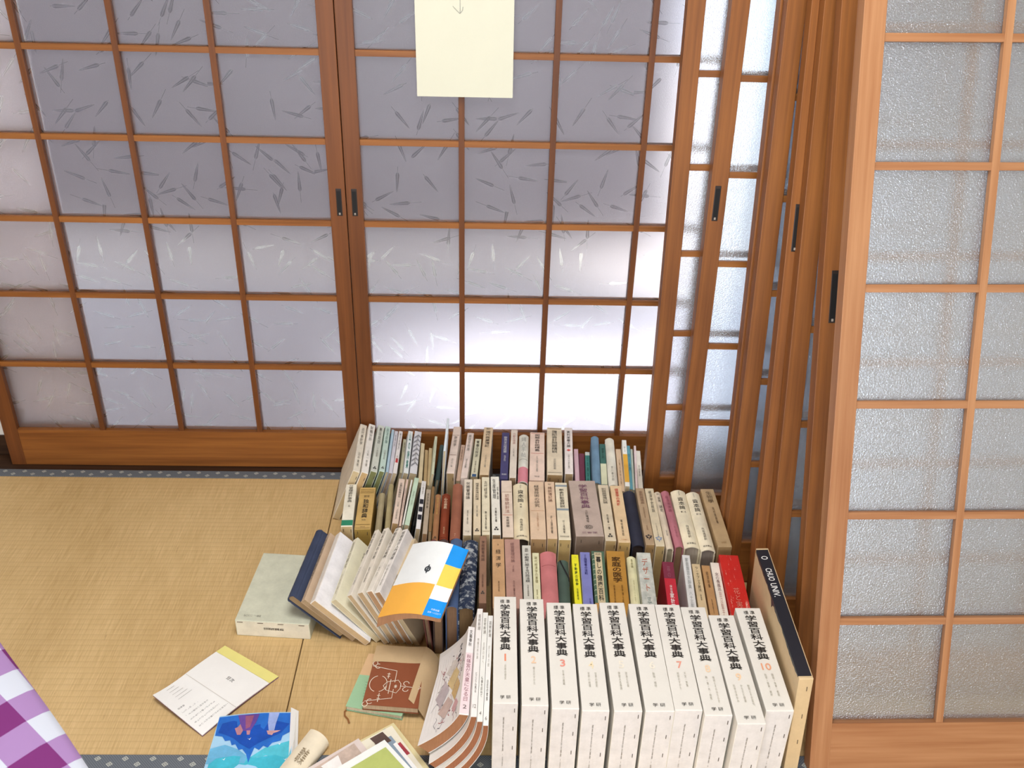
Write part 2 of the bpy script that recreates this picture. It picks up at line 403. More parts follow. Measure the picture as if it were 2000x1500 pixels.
def patch(name, q, poly, mat, parent, lift=.0005):
    """flat printed shape: polygon in the (u, v) of surface q"""
    bm = bmesh.new(); vs_ = []
    for u, v in poly:
        p = q(u, v)+Vector((0, 0, lift)); vs_.append(bm.verts.new(p))
    fc = bm.faces.new(vs_); bmesh.ops.triangulate(bm, faces=[fc])
    bm.normal_update()
    if sum(f_.normal.z for f_ in bm.faces) < 0: bmesh.ops.reverse_faces(bm, faces=bm.faces)
    return bm_obj(name, bm, mat, parent)
def stroke(name, q, pts, w, mat, parent, lift=.0007):
    P = [q(u, v)+Vector((0, 0, lift)) for u, v in pts]; vv = []; ff = []
    for i, p in enumerate(P):
        d = (P[min(i+1, len(P)-1)]-P[max(i-1, 0)]); n = Vector((-d.y, d.x, 0)).normalized()*w/2 if d.xy.length > 1e-9 else Vector((w/2, 0, 0))
        vv += [p-n, p+n]
    for i in range(len(P)-1): ff.append((2*i, 2*i+2, 2*i+3, 2*i+1))
    return mesh(name, vv, ff, mat, parent)
# ---------------------------------------------------------------- lattice doors
def door(name, label, loc, lean, tilt, glassm, kind=None, W=.92, bars=(.255, .457, .659), rail=.109, pitch=.1914, st=.037, pulls=(), cat='lattice door', group=None, wv=None, wh=None, back=True):
    wv = wv or WOOD_V; wh = wh or WOOD_H
    r = root(name, label, cat, loc, (-lean, tilt, 0), group, kind)
    Ht = rail+8*pitch+.055; th = .031
    for a, b in ((0, st), (W-st, W)): box('stile', a, b, 0, th, 0, Ht, wv, r, .0012)
    box('bottom_rail', st-.001, W-st+.001, .0012, th-.0012, 0, rail, wh, r, .001)
    box('top_rail', st-.001, W-st+.001, .0012, th-.0012, Ht-.055, Ht, wh, r, .001)
    for lay in (0, 1) if back else (0,):
        y0, y1 = ((.0025, .0135), (.0195, .0275))[lay]
        for x in bars: box('lattice_bar', x-.0065, x+.0065, y0, y1, rail-.001, Ht-.054, wv, r, .0006)
        for n in range(1, 8):
            z = rail+n*pitch; box('lattice_bar', st-.001, W-st+.001, y0+.0012, y1-.0006, z-.0065, z+.0065, wh, r, .0006)
    box('glass_pane', st-.003, W-st+.003, .0145, .0183, rail-.003, Ht-.052, glassm, r)
    for (x, z, l) in pulls:
        p = box('door_pull', x-.0065, x+.0065, -.0006, .004, z-l/2, z+l/2, plain('#2b201a', .4), r, .001)
        box('finger_recess', x-.0045, x+.0045, -.0009, .001, z-l/2+.003, z+l/2-.006, plain('#0d0a09', .6), p)
        box('pull_pin', x-.002, x+.002, -.0022, 0, z-l/2+.003, z-l/2+.008, plain('#9a8f84', .35, spec=.5), p, .0008)
    return r

# near end of each spine: x, y, yaw, roll, height, length, thickness (metres), colour, print
BOOKS = [
(1, 'big white encyclopedia box with faded number one, first of ten in the front row', 'e', 0.0399, 1.1683, -0.0077, 0.0, 0.19, 0.2652, 0.0433, '#ddd8cf', {'t': [('標 準', 0, 0.035, 0.075, 0.44, '#2a2725', 0, 1), ('学習百科大事典', 0, 0.085, 0.535, 0.46, '#2a2725', 1, 0), ('1', 0, 0.57, 0.635, 0.07, '#e08a6a', 1, 1), ('日本の歴史', 0, 0.67, 0.8, 0.085, '#aaa596', 0, 0), ('学 研', 0, 0.935, 0.965, 0.42, '#2a2725', 0, 1)], 'blt': ['標準学習百科大事典', '1 日本の歴史'], 'bot': '#d8d3d1'}),
(1, 'big white encyclopedia box with faded number two, second of ten in the front row', 'e', 0.0908, 1.1636, -0.0097, 0.0, 0.19, 0.2636, 0.0461, '#ddd8cf', {'t': [('標 準', 0, 0.035, 0.075, 0.44, '#2a2725', 0, 1), ('学習百科大事典', 0, 0.085, 0.535, 0.46, '#2a2725', 1, 0), ('2', 0, 0.57, 0.635, 0.2, '#e8c4a4', 1, 1), ('郷土のすがた', 0, 0.67, 0.8240000000000001, 0.085, '#aaa596', 0, 0), ('学 研', 0, 0.935, 0.965, 0.42, '#2a2725', 0, 1)], 'blt': ['標準学習百科大事典', '2 郷土のすがた'], 'bot': '#d8d3d1'}),
(1, 'big white encyclopedia box with faded number three, third of ten in the front row', 'e', 0.1426, 1.157, -0.0113, 0.0, 0.19, 0.2606, 0.0469, '#ddd8cf', {'t': [('標 準', 0, 0.035, 0.075, 0.44, '#2a2725', 0, 1), ('学習百科大事典', 0, 0.085, 0.535, 0.46, '#2a2725', 1, 0), ('3', 0, 0.57, 0.635, 0.2, '#e09080', 1, 1), ('日本の産業', 0, 0.67, 0.8, 0.085, '#aaa596', 0, 0), ('学 研', 0, 0.935, 0.965, 0.42, '#2a2725', 0, 1)], 'blt': ['標準学習百科大事典', '3 日本の産業'], 'bot': '#d8d3d1'}),
(1, 'big white encyclopedia box with faded number four, fourth of ten in the front row', 'e', 0.1939, 1.1524, -0.0093, 0.0, 0.19, 0.2622, 0.0472, '#ddd8cf', {'t': [('標 準', 0, 0.035, 0.075, 0.44, '#2a2725', 0, 1), ('学習百科大事典', 0, 0.085, 0.535, 0.46, '#2a2725', 1, 0), ('4', 0, 0.57, 0.635, 0.2, '#ecd8b4', 1, 1), ('世界の歴史', 0.13, 0.67, 0.8, 0.085, '#aaa596', 0, 0), ('世界の地理', -0.13, 0.67, 0.8, 0.085, '#aaa596', 0, 0), ('学 研', 0, 0.935, 0.965, 0.42, '#2a2725', 0, 1)], 'blt': ['標準学習百科大事典', '4 世界の歴史'], 'bot': '#d8d3d1'}),
(1, 'big white encyclopedia box with faded number five, fifth of ten in the front row', 'e', 0.2495, 1.1519, 0.0018, 0.0, 0.19, 0.2667, 0.0487, '#ddd8cf', {'t': [('標 準', 0, 0.035, 0.075, 0.44, '#2a2725', 0, 1), ('学習百科大事典', 0, 0.085, 0.535, 0.46, '#2a2725', 1, 0), ('5', 0, 0.57, 0.635, 0.2, '#e6ddcc', 1, 1), ('政治と社会', 0.13, 0.67, 0.8, 0.085, '#aaa596', 0, 0), ('学習人名事典', -0.13, 0.67, 0.8240000000000001, 0.085, '#aaa596', 0, 0), ('学 研', 0, 0.935, 0.965, 0.42, '#2a2725', 0, 1)], 'blt': ['標準学習百科大事典', '5 政治と社会'], 'bot': '#d8d3d1'}),
(1, 'big white encyclopedia box with faded number six, sixth of ten in the front row', 'e', 0.304, 1.1521, -0.0086, 0.0, 0.19, 0.2634, 0.0504, '#ddd8cf', {'t': [('標 準', 0, 0.035, 0.075, 0.44, '#2a2725', 0, 1), ('学習百科大事典', 0, 0.085, 0.535, 0.46, '#2a2725', 1, 0), ('6', 0, 0.57, 0.635, 0.2, '#e8e0d0', 1, 1), ('動物・植物', 0, 0.67, 0.8, 0.085, '#aaa596', 0, 0), ('学 研', 0, 0.935, 0.965, 0.42, '#2a2725', 0, 1)], 'blt': ['標準学習百科大事典', '6 動物・植物'], 'bot': '#d8d3d1'}),
(1, 'big white encyclopedia box with faded number seven, seventh of ten in the front row', 'e', 0.3536, 1.1545, -0.0111, 0.0, 0.19, 0.2593, 0.048, '#ddd8cf', {'t': [('標 準', 0, 0.035, 0.075, 0.44, '#2a2725', 0, 1), ('学習百科大事典', 0, 0.085, 0.535, 0.46, '#2a2725', 1, 0), ('7', 0, 0.57, 0.635, 0.2, '#e39a86', 1, 1), ('天文・気象', 0.13, 0.67, 0.8, 0.085, '#aaa596', 0, 0), ('地球のすがた', -0.13, 0.67, 0.8240000000000001, 0.085, '#aaa596', 0, 0), ('学 研', 0, 0.935, 0.965, 0.42, '#2a2725', 0, 1)], 'blt': ['標準学習百科大事典', '7 天文・気象'], 'bot': '#d8d3d1'}),
(1, 'big white encyclopedia box with faded number eight, eighth of ten in the front row', 'e', 0.4031, 1.1437, -0.0087, 0.0, 0.19, 0.2638, 0.0477, '#ddd8cf', {'t': [('標 準', 0, 0.035, 0.075, 0.44, '#2a2725', 0, 1), ('学習百科大事典', 0, 0.085, 0.535, 0.46, '#2a2725', 1, 0), ('8', 0, 0.57, 0.635, 0.2, '#e8ccac', 1, 1), ('機械とそのはたらき', 0.13, 0.67, 0.896, 0.085, '#aaa596', 0, 0), ('熱・音・光・電気', -0.13, 0.67, 0.8720000000000001, 0.085, '#aaa596', 0, 0), ('学 研', 0, 0.935, 0.965, 0.42, '#2a2725', 0, 1)], 'blt': ['標準学習百科大事典', '8 機械とそのはたらき'], 'bot': '#d8d3d1'}),
(1, 'big white encyclopedia box with faded number nine, ninth of ten in the front row', 'e', 0.4556, 1.126, -0.0018, 0.0, 0.19, 0.2598, 0.049, '#ddd8cf', {'t': [('標 準', 0, 0.035, 0.075, 0.44, '#2a2725', 0, 1), ('学習百科大事典', 0, 0.085, 0.535, 0.46, '#2a2725', 1, 0), ('9', 0, 0.57, 0.635, 0.2, '#eac8a4', 1, 1), ('物質とその変化', 0.26, 0.67, 0.8480000000000001, 0.085, '#aaa596', 0, 0), ('からだと健康', 0.0, 0.67, 0.8240000000000001, 0.085, '#aaa596', 0, 0), ('科学のあゆみ', -0.26, 0.67, 0.8240000000000001, 0.085, '#aaa596', 0, 0), ('学 研', 0, 0.935, 0.965, 0.42, '#2a2725', 0, 1)], 'blt': ['標準学習百科大事典', '9 物質とその変化'], 'bot': '#d8d3d1'}),
(1, 'big white encyclopedia box with faded number ten, tenth of ten in the front row', 'e', 0.5111, 1.1538, -0.0025, 0.0, 0.19, 0.2522, 0.0484, '#ddd8cf', {'t': [('標 準', 0, 0.035, 0.075, 0.44, '#2a2725', 0, 1), ('学習百科大事典', 0, 0.085, 0.535, 0.46, '#2a2725', 1, 0), ('10', 0, 0.57, 0.635, 0.36, '#e2a07c', 1, 1), ('国語・体育・家庭', 0.13, 0.67, 0.8720000000000001, 0.085, '#aaa596', 0, 0), ('数学・音楽・美術', -0.13, 0.67, 0.8720000000000001, 0.085, '#aaa596', 0, 0), ('学 研', 0, 0.935, 0.965, 0.42, '#2a2725', 0, 1)], 'blt': ['標準学習百科大事典', '10 国語・体育・家庭'], 'bot': '#d8d3d1'}),
(2, 'dark blue book half under the open paperback, first in second row from bare mat', 'h', -0.0631, 1.4524, -0.0157, 0.0, 0.147, 0.21, 0.0249, '#4a5f86', {'bot': '#8a6a50'}),
(2, 'navy marbled hardback, second in second row from bare mat', 'h', -0.0342, 1.4479, -0.025, 0.0, 0.147, 0.21, 0.0322, '#2e3a4c', {'bot': '#7a6040', 'marb': 1}),
(2, 'brown slipcase with dark faded title, third in second row from bare mat', 's', -0.0017, 1.4615, 0.0027, 0.0, 0.147, 0.21, 0.015, '#94705a', {'t': [('学校教育概論', 0, 0.08, 0.4, 0.5, '#5a4036', 0, 0), ('長田新著', 0, 0.6, 0.78, 0.25, '#5a4036', 0, 0)], 'em': 0.86}),
(2, 'tan slipcase with widely spaced title, fourth in second row from bare mat', 's', 0.0315, 1.443, 0.0074, 0.0, 0.1505, 0.215, 0.0257, '#c59c72', {'t': [('経', 0, 0.17, 0.235, 0.42, '#2a2725', 0, 0), ('済', 0, 0.27, 0.335, 0.42, '#2a2725', 0, 0), ('学', 0, 0.37, 0.435, 0.42, '#2a2725', 0, 0), ('新', 0, 0.08, 0.11, 0.1, '#4a443c', 0, 1), ('高田保馬', 0, 0.63, 0.78, 0.14, '#6a4f38', 0, 0)]}),
(2, 'mauve slipcase with faded title, fifth in second row from bare mat', 's', 0.0627, 1.4426, 0.0104, 0.0, 0.1505, 0.215, 0.0329, '#b58c7e', {'t': [('経営管理総論', 0, 0.06, 0.36, 0.26, '#84605a', 0, 0), ('占部', 0, 0.4, 0.5, 0.12, '#84605a', 0, 0), ('白桃書房版', 0, 0.62, 0.88, 0.14, '#7a5852', 0, 0)], 'side': '#d8c4b4'}),
(2, 'pale grey paperback with long title, sixth in second row from bare mat', 'p', 0.0903, 1.437, -0.0032, 0.0, 0.147, 0.2037, 0.0186, '#cfccc0', {'t': [('最新', 0, 0.05, 0.11, 0.4, '#4a443c', 0, 0), ('不動産に関する行政法規', 0, 0.14, 0.58, 0.5, '#2a2725', 0, 0), ('日本土地協会', 0, 0.62, 0.78, 0.2, '#4a443c', 0, 0)]}),
(2, 'pale yellow paperback with spaced title, seventh in second row from bare mat', 'p', 0.109, 1.437, -0.0096, 0.0, 0.1365, 0.1915, 0.0145, '#e3dfb8', {'t': [('現代経済学の基礎', 0, 0.07, 0.5, 0.42, '#8a8050', 0, 0), ('東洋', 0, 0.6, 0.8, 0.2, '#8a8050', 0, 0)]}),
(2, 'salmon pink clothbound book, eighth in second row from bare mat', 'h', 0.1348, 1.4297, -0.0144, 0.0, 0.14, 0.2, 0.034, '#c8797a', {'line': [(0.22, '#a55a5c')]}),
(2, 'dark green clothbound book with ribbon, ninth in second row from bare mat', 'h', 0.1637, 1.424, -0.029, 0.0, 0.133, 0.1859, 0.0229, '#4a5c52', {'rib': 1}),
(2, 'bright yellow paperback about property tax, tenth in second row from bare mat', 'p', 0.1914, 1.4377, -0.0229, 0.0, 0.133, 0.19, 0.0147, '#ece52e', {'t': [('不動産の税金', 0, 0.16, 0.52, 0.42, '#4a5a20', 1, 0), ('佐藤義雄', 0, 0.56, 0.74, 0.28, '#4a5a20', 0, 0), ('一九', 0, 0.03, 0.06, 0.4, '#8a9a40', 0, 1)]}),
(2, 'blue-violet paperback, eleventh in second row from bare mat', 'p', 0.2098, 1.4279, -0.0361, 0.0, 0.14, 0.2, 0.0208, '#7f82bd', {'t': [('経営者の法則', 0, 0.1, 0.36, 0.32, '#2f2f70', 1, 0), ('成功する人の', 0, 0.04, 0.1, 0.2, '#2f2f70', 0, 0), ('日本実業出版', 0.2, 0.72, 0.95, 0.2, '#3f3f80', 0, 0)], 'side': '#d5d5df'}),
(2, 'dark green health encyclopedia with beige title strip, twelfth in second row from bare mat', 'p', 0.2364, 1.424, -0.0387, 0.0, 0.1435, 0.2036, 0.0273, '#4f6a55', {'t': [('新版 実用', 0, 0.035, 0.07, 0.4, '#4a443c', 0, 1), ('暮しの健康百科', 0, 0.09, 0.76, 0.4, '#2a2725', 1, 0)], 'bands': [(0.02, 0.79, '#cdbd98', 0.56), (0.79, 1, '#b98a4a', 1)], 'scal': 1}),
(2, 'mustard medical handbook with brushed title, thirteenth in second row from bare mat', 's', 0.2714, 1.424, -0.0516, 0.0, 0.147, 0.2009, 0.0387, '#b58438', {'t': [('家庭の医学', 0, 0.1, 0.5, 0.5, '#4a2f12', 1, 0), ('時事通信社新版', -0.22, 0.54, 0.86, 0.1, '#6a4618', 0, 0), ('医学博士監修', 0.2, 0.54, 0.86, 0.1, '#6a4618', 0, 0)]}),
(2, 'pale yellow book with three character title, fourteenth in second row from bare mat', 'h', 0.3066, 1.434, -0.0559, 0.0, 0.133, 0.19, 0.0189, '#e8e2b6', {'t': [('自由論', 0, 0.05, 0.2, 0.25, '#7a7448', 0, 0), ('塩尻公明', 0, 0.4, 0.75, 0.12, '#b5ae80', 0, 0)]}),
(2, 'grey mottled slipcase with red brushed marks, fifteenth in second row from bare mat', 's', 0.3317, 1.424, -0.0517, 0.0, 0.147, 0.1965, 0.0296, '#c3c6bb', {'t': [('デザート', 0, 0.1, 0.62, 0.45, '#b5654a', 0, 0), ('三島屋', 0, 0.72, 0.98, 0.3, '#4f6a68', 0, 0)], 'mott': 1}),
(2, 'maroon and red yearbook, sixteenth in second row from bare mat', 'p', 0.38, 1.424, -0.0654, 0.0, 0.14, 0.1746, 0.0235, '#7d3145', {'t': [('保存版', 0, 0.42, 0.56, 0.22, '#e8e4e0', 0, 0), ('家計簿', 0, 0.56, 0.82, 0.36, '#e8e4e0', 1, 0), ('1981', 0, 0.87, 0.9, 0.6, '#e8e4e0', 0, 1), ('暮の', 0, 0.08, 0.28, 0.3, '#9a5a6a', 0, 0)], 'bands': [(0.3, 1, '#c22d3c', 1)], 'side': '#c22d3c'}),
(2, 'white paperback with pale print, seventeenth in second row from bare mat', 'p', 0.4167, 1.424, -0.0867, 0.0, 0.1435, 0.1935, 0.0164, '#dcdbd8', {'t': [('家庭園芸大辞典', 0, 0.05, 0.55, 0.4, '#8f9290', 0, 0), ('八十三年版', 0, 0.6, 0.9, 0.4, '#8f9290', 0, 0)], 'side': '#e6e6e4'}),
(2, 'beige paperback titled in brush katakana, eighteenth in second row from bare mat', 'p', 0.4394, 1.424, -0.0732, 0.0, 0.1365, 0.1727, 0.0174, '#d4bd95', {'t': [('ワークブック民法', 0, 0.06, 0.5, 0.36, '#2a2725', 0, 0), ('林良平', 0, 0.55, 0.66, 0.2, '#4a443c', 0, 0)]}),
(2, 'brown paper-wrapped book with ragged top, nineteenth in second row from bare mat', 'p', 0.4605, 1.424, -0.0688, 0.0, 0.1365, 0.168, 0.017, '#b98e5f', {'t': [('経済政策', 0, 0.12, 0.42, 0.3, '#5a4028', 0, 0), ('気賀健三', 0, 0.62, 0.86, 0.14, '#6a5038', 0, 0)]}),
(2, 'cream paperback with pinkish lettering, twentieth in second row from bare mat', 'p', 0.4799, 1.424, -0.0747, 0.0, 0.1365, 0.1775, 0.0179, '#ece3d4', {'t': [('女の長風呂', 0, 0.18, 0.5, 0.42, '#7a5a5a', 0, 0), ('田辺聖子', 0, 0.52, 0.9, 0.3, '#b58a80', 0, 0)]}),
(2, 'worn bright red book, twenty-first in second row from bare mat', 's', 0.5125, 1.424, -0.062, 0.0, 0.147, 0.1907, 0.0415, '#c22a26', {'worn': 1, 't': [('花と実', 0, 0.55, 0.85, 0.3, '#cf7f70', 0, 0)]}),
(3, 'ivory slipcase with green foot label, first in third row from bare mat', 's', -0.3099, 1.74, 0.0552, 0.0, 0.1163, 0.1602, 0.0257, '#ebe4d0', {'bot': '#cbb081', 't': [('体系', 0, 0.03, 0.06, 0.35, '#4a443c', 0, 1), ('管理会計事典', 0, 0.07, 0.45, 0.4, '#4a443c', 0, 0), ('上巻', 0, 0.5, 0.56, 0.2, '#8d877c', 0, 0)], 'bands': [(0.86, 0.985, '#2f8463', 1)], 'st': 1}),
(3, 'thick tan dictionary slipcase with black title, second in third row from bare mat', 's', -0.2746, 1.738, 0.0304, 0.0, 0.1105, 0.1578, 0.037, '#c9a666', {'bot': '#a98a45', 'side': '#a8883f', 't': [('新修 大辞', 0, 0.2, 0.26, 0.32, '#2a2725', 0, 1), ('独和辞典', 0, 0.3, 0.75, 0.36, '#2a2725', 1, 0), ('新版', 0, 0.78, 0.81, 0.25, '#4a443c', 0, 1), ('研究社', 0, 0.94, 0.965, 0.3, '#4a443c', 0, 1)], 'line': [(0.06, '#5a4420'), (0.1, '#5a4420'), (0.14, '#5a4420'), (0.9, '#5a4420'), (0.985, '#5a4420')], 'st': 1}),
(3, 'dull khaki clothbound book, third in third row from bare mat', 'h', -0.2411, 1.7469, 0.0271, -0.0698, 0.1, 0.1418, 0.0141, '#b3a583', {}),
(3, 'olive-beige clothbound book, fourth in third row from bare mat', 'h', -0.2172, 1.7301, 0.0375, -0.1396, 0.1184, 0.1692, 0.0118, '#a99b72', {}),
(3, 'pinkish beige slipcase with grey print, fifth in third row from bare mat', 's', -0.1994, 1.7304, -0.0104, -0.1745, 0.1339, 0.1696, 0.0143, '#dcc6b5', {'bot': '#b08f62', 't': [('企業形態論研究', 0, 0.1, 0.45, 0.42, '#4a443c', 0, 0), ('三版', 0, 0.55, 0.65, 0.3, '#8d877c', 0, 0), ('占部都美', 0, 0.7, 0.92, 0.25, '#8d877c', 0, 0)], 'st': 1}),
(3, 'thin pinkish paperback, sixth in third row from bare mat', 'p', -0.1882, 1.7224, -0.0185, -0.2094, 0.1323, 0.1777, 0.0052, '#dcc0b0', {'bot': '#a9845a', 't': [('農業経済', 0, 0.2, 0.8, 0.4, '#8d877c', 0, 0)]}),
(3, 'very thin white booklet, seventh in third row from bare mat', 'p', -0.182, 1.7283, -0.0451, -0.2269, 0.131, 0.1718, 0.0037, '#eee9e0', {}),
(3, 'pale green paperback with small lettering, eighth in third row from bare mat', 'p', -0.1723, 1.7204, -0.0559, -0.2269, 0.1367, 0.1799, 0.0108, '#c3d8be', {'t': [('旅路の文学', 0, 0.3, 0.6, 0.3, '#8a9a88', 0, 0)]}),
(3, 'black clothbound book with shadowed spine, ninth in third row from bare mat', 'h', -0.1608, 1.7542, -0.0471, -0.2094, 0.108, 0.146, 0.0045, '#23211f', {}),
(3, 'white paperback with black square blocks, tenth in third row from bare mat', 'p', -0.1476, 1.7186, -0.0118, -0.1571, 0.1276, 0.1814, 0.0103, '#e9e5e2', {'t': [('心理学', 0, 0.05, 0.3, 0.4, '#8d877c', 0, 0)], 'sq': [0.45, 0.61, 0.77]}),
(3, 'grey-beige slipcase with small title, eleventh in third row from bare mat', 's', -0.1327, 1.7155, 0.0047, -0.1047, 0.1168, 0.1668, 0.0112, '#b9a892', {'bot': '#a27f5a', 't': [('統計学概論', 0, 0.1, 0.45, 0.4, '#4a443c', 0, 0)]}),
(3, 'thin worn brown paperback, twelfth in third row from bare mat', 'p', -0.1216, 1.7208, 0.0089, -0.0698, 0.1187, 0.1696, 0.0068, '#8a6a45', {}),
(3, 'light brown book with gilt spine, thirteenth in third row from bare mat', 'h', -0.1092, 1.6839, 0.0018, 0.0, 0.1211, 0.173, 0.0127, '#a87750', {'t': [('世界文学全集', 0, 0.08, 0.45, 0.4, '#c8a05a', 0, 0)], 'em': 0.93}),
(3, 'russet book with pale lettering, fourteenth in third row from bare mat', 'h', -0.0907, 1.6973, 0.0022, 0.0, 0.1171, 0.1672, 0.0194, '#8d4228', {'t': [('心の旅路', 0, 0.1, 0.35, 0.4, '#e0c8a8', 1, 0), ('新潮社版', 0, 0.75, 0.9, 0.18, '#d8b890', 0, 0)], 'line': [(0.03, '#6a2a18'), (0.97, '#6a2a18')]}),
(3, 'plain reddish-brown round-backed book, fifteenth in third row from bare mat', 'h', -0.0644, 1.6673, -0.0036, 0.0, 0.1425, 0.2035, 0.0224, '#9a6049', {'t': [('丁', 0, 0.92, 0.96, 0.15, '#e0c8a8', 0, 1)]}),
(3, 'cream slipcase titled in five dark characters, sixteenth in third row from bare mat', 's', -0.0373, 1.6761, 0.0093, 0.0, 0.1456, 0.2079, 0.019, '#e2d5c2', {'bot': '#bda37c', 't': [('労務管理論', 0, 0.06, 0.38, 0.48, '#2a2725', 0, 0), ('藻利重隆', 0, 0.58, 0.82, 0.2, '#8d877c', 0, 0), ('千倉', 0, 0.93, 0.96, 0.5, '#8d877c', 0, 1)]}),
(3, 'buff slipcase with emblem at foot, seventeenth in third row from bare mat', 's', -0.0159, 1.6784, 0.0115, 0.0, 0.1452, 0.2074, 0.0168, '#e1cfb0', {'bot': '#bda37c', 't': [('標準基本簿記総論', 0, 0.08, 0.4, 0.45, '#4a443c', 0, 0), ('阪本著', 0, 0.5, 0.7, 0.25, '#8d877c', 0, 0)], 'em': 0.93}),
(3, 'light cream slipcase with fine lettering, eighteenth in third row from bare mat', 's', 0.0039, 1.6736, 0.011, 0.0, 0.15, 0.2142, 0.0179, '#e5dabd', {'bot': '#bda37c', 't': [('古代経済学', 0, 0.08, 0.4, 0.42, '#4a443c', 0, 0), ('舞出長五郎著', 0, 0.62, 0.92, 0.25, '#4a443c', 0, 0)], 'line': [(0.95, '#8a7a5a')]}),
(3, 'white slipcase with bold two-line title, nineteenth in third row from bare mat', 's', 0.0267, 1.6708, 0.0152, 0.0, 0.1518, 0.2168, 0.0194, '#ebe6d8', {'bot': '#9f8566', 't': [('生産管理', -0.12, 0.05, 0.4, 0.4, '#2a2725', 0, 0), ('理論篇', 0.28, 0.2, 0.42, 0.2, '#4a443c', 0, 0), ('木暮毅夫著', 0, 0.56, 0.8, 0.25, '#2a2725', 0, 0)], 'em': 0.91}),
(3, 'peach-cream slipcase with ruled borders, twentieth in third row from bare mat', 's', 0.0524, 1.6687, 0.0069, 0.0, 0.147, 0.21, 0.0246, '#e3cfbb', {'bot': '#a98b66', 't': [('初等統計法', 0, 0.26, 0.6, 0.4, '#9a6a5a', 0, 0), ('寺尾琢磨', 0, 0.66, 0.84, 0.3, '#4a443c', 0, 0)], 'line': [(0.22, '#9a7a62'), (0.63, '#c07a62')]}),
(3, 'round-backed cream book with dark tail edge, twenty-first in third row from bare mat', 'h', 0.0822, 1.6682, -0.0069, 0.0, 0.1431, 0.2044, 0.0333, '#e6d9b8', {'bot': '#4a4038', 't': [('マルクス', 0, 0.03, 0.1, 0.14, '#4a443c', 0, 0), ('資本論', 0, 0.13, 0.36, 0.42, '#2a2725', 0, 0), ('第一巻', 0, 0.39, 0.46, 0.16, '#4a443c', 0, 0), ('向坂逸郎訳', 0, 0.66, 0.87, 0.2, '#4a443c', 0, 0), ('岩波書店', 0, 0.94, 0.965, 0.7, '#4a443c', 0, 1)]}),
(3, 'peach slipcase with seven character title, twenty-second in third row from bare mat', 's', 0.1183, 1.6611, -0.0133, 0.0, 0.1486, 0.2122, 0.0345, '#dfc2a4', {'bot': '#b08d63', 't': [('経営技術の研究', 0, 0.07, 0.47, 0.34, '#4a443c', 0, 0), ('上野陽一', 0, 0.56, 0.86, 0.12, '#b58f70', 0, 0)], 'line': [(0.53, '#b98f70')], 'st': 1}),
(3, 'salmon slipcase with brown title, twenty-third in third row from bare mat', 's', 0.1488, 1.6645, -0.0179, 0.0, 0.1474, 0.2105, 0.0224, '#e3c5a6', {'bot': '#c0a06d', 't': [('新訂', 0, 0.04, 0.07, 0.3, '#4a443c', 0, 1), ('精説簿記論', 0, 0.1, 0.38, 0.42, '#7a5648', 0, 0), ('井上達雄著', 0, 0.62, 0.92, 0.22, '#4a443c', 0, 0)], 'st': 1}),
(3, 'cream slipcase with two blue-grey bands, twenty-fourth in third row from bare mat', 's', 0.1757, 1.6606, -0.0184, 0.0, 0.1476, 0.2108, 0.0277, '#e8dcc0', {'bot': '#c9ab72', 't': [('新会計監査詳説', 0, 0.12, 0.46, 0.4, '#2a2725', 0, 0), ('村上健輔著', 0, 0.68, 0.9, 0.16, '#4a443c', 0, 0), ('同文館出版', 0, 0.94, 0.965, 0.7, '#4a443c', 0, 1)], 'bands': [(0.045, 0.08, '#8f9aa0', 1), (0.475, 0.51, '#8f9aa0', 1)], 'st': 1}),
(3, 'very thick mauve encyclopedia box, twenty-fifth in third row from bare mat', 's', 0.2323, 1.6767, 0.0109, 0.0, 0.145, 0.2071, 0.0626, '#bda99c', {'bot': '#8f7a68', 't': [('学習百科事典', 0, 0.08, 0.52, 0.34, '#7d5566', 1, 0), ('三訂増補版', 0, 0.56, 0.77, 0.1, '#4a443c', 0, 0), ('三省堂', 0, 0.93, 0.96, 0.55, '#7d5566', 0, 1)], 'oval': 0.85, 'st': 1}),
(3, 'pale buff slipcase with hand-drawn title, twenty-sixth in third row from bare mat', 's', 0.2767, 1.6622, -0.0129, 0.0, 0.1446, 0.2066, 0.0242, '#dacaae', {'bot': '#bb9e6c', 't': [('別説高等簿記論', 0, 0.07, 0.36, 0.42, '#4a443c', 0, 0), ('佐藤孝一著', 0, 0.55, 0.82, 0.2, '#4a443c', 0, 0)], 'em': 0.92, 'st': 1}),
(3, 'light orange slipcase with red title, twenty-seventh in third row from bare mat', 's', 0.3056, 1.6553, -0.0167, 0.0, 0.1459, 0.2084, 0.0272, '#e4c69c', {'bot': '#c9a567', 't': [('経営学の基礎', 0, 0.06, 0.38, 0.32, '#c2483a', 1, 0), ('増地庸治郎', 0, 0.62, 0.9, 0.18, '#4a443c', 0, 0), ('千倉書房', 0, 0.95, 0.97, 0.5, '#c08a5a', 0, 1)], 'st': 1}),
(3, 'black round-backed clothbound book, twenty-eighth in third row from bare mat', 'h', 0.3372, 1.6562, -0.0139, 0.0, 0.1381, 0.1973, 0.0274, '#2f3140', {'bot': '#3a2e2a'}),
(3, 'brown-tan slipcase with dark flower crest, twenty-ninth in third row from bare mat', 's', 0.3612, 1.649, -0.0197, 0.0, 0.145, 0.2071, 0.0197, '#b59b7c', {'bot': '#a58457', 't': [('金融論講義', 0, 0.06, 0.3, 0.42, '#8a6a52', 0, 0), ('高垣寅次郎', 0, 0.36, 0.55, 0.18, '#8a6a52', 0, 0), ('有斐閣', 0, 0.68, 0.76, 0.18, '#8a6a52', 0, 0)], 'em2': 0.87, 'st': 1}),
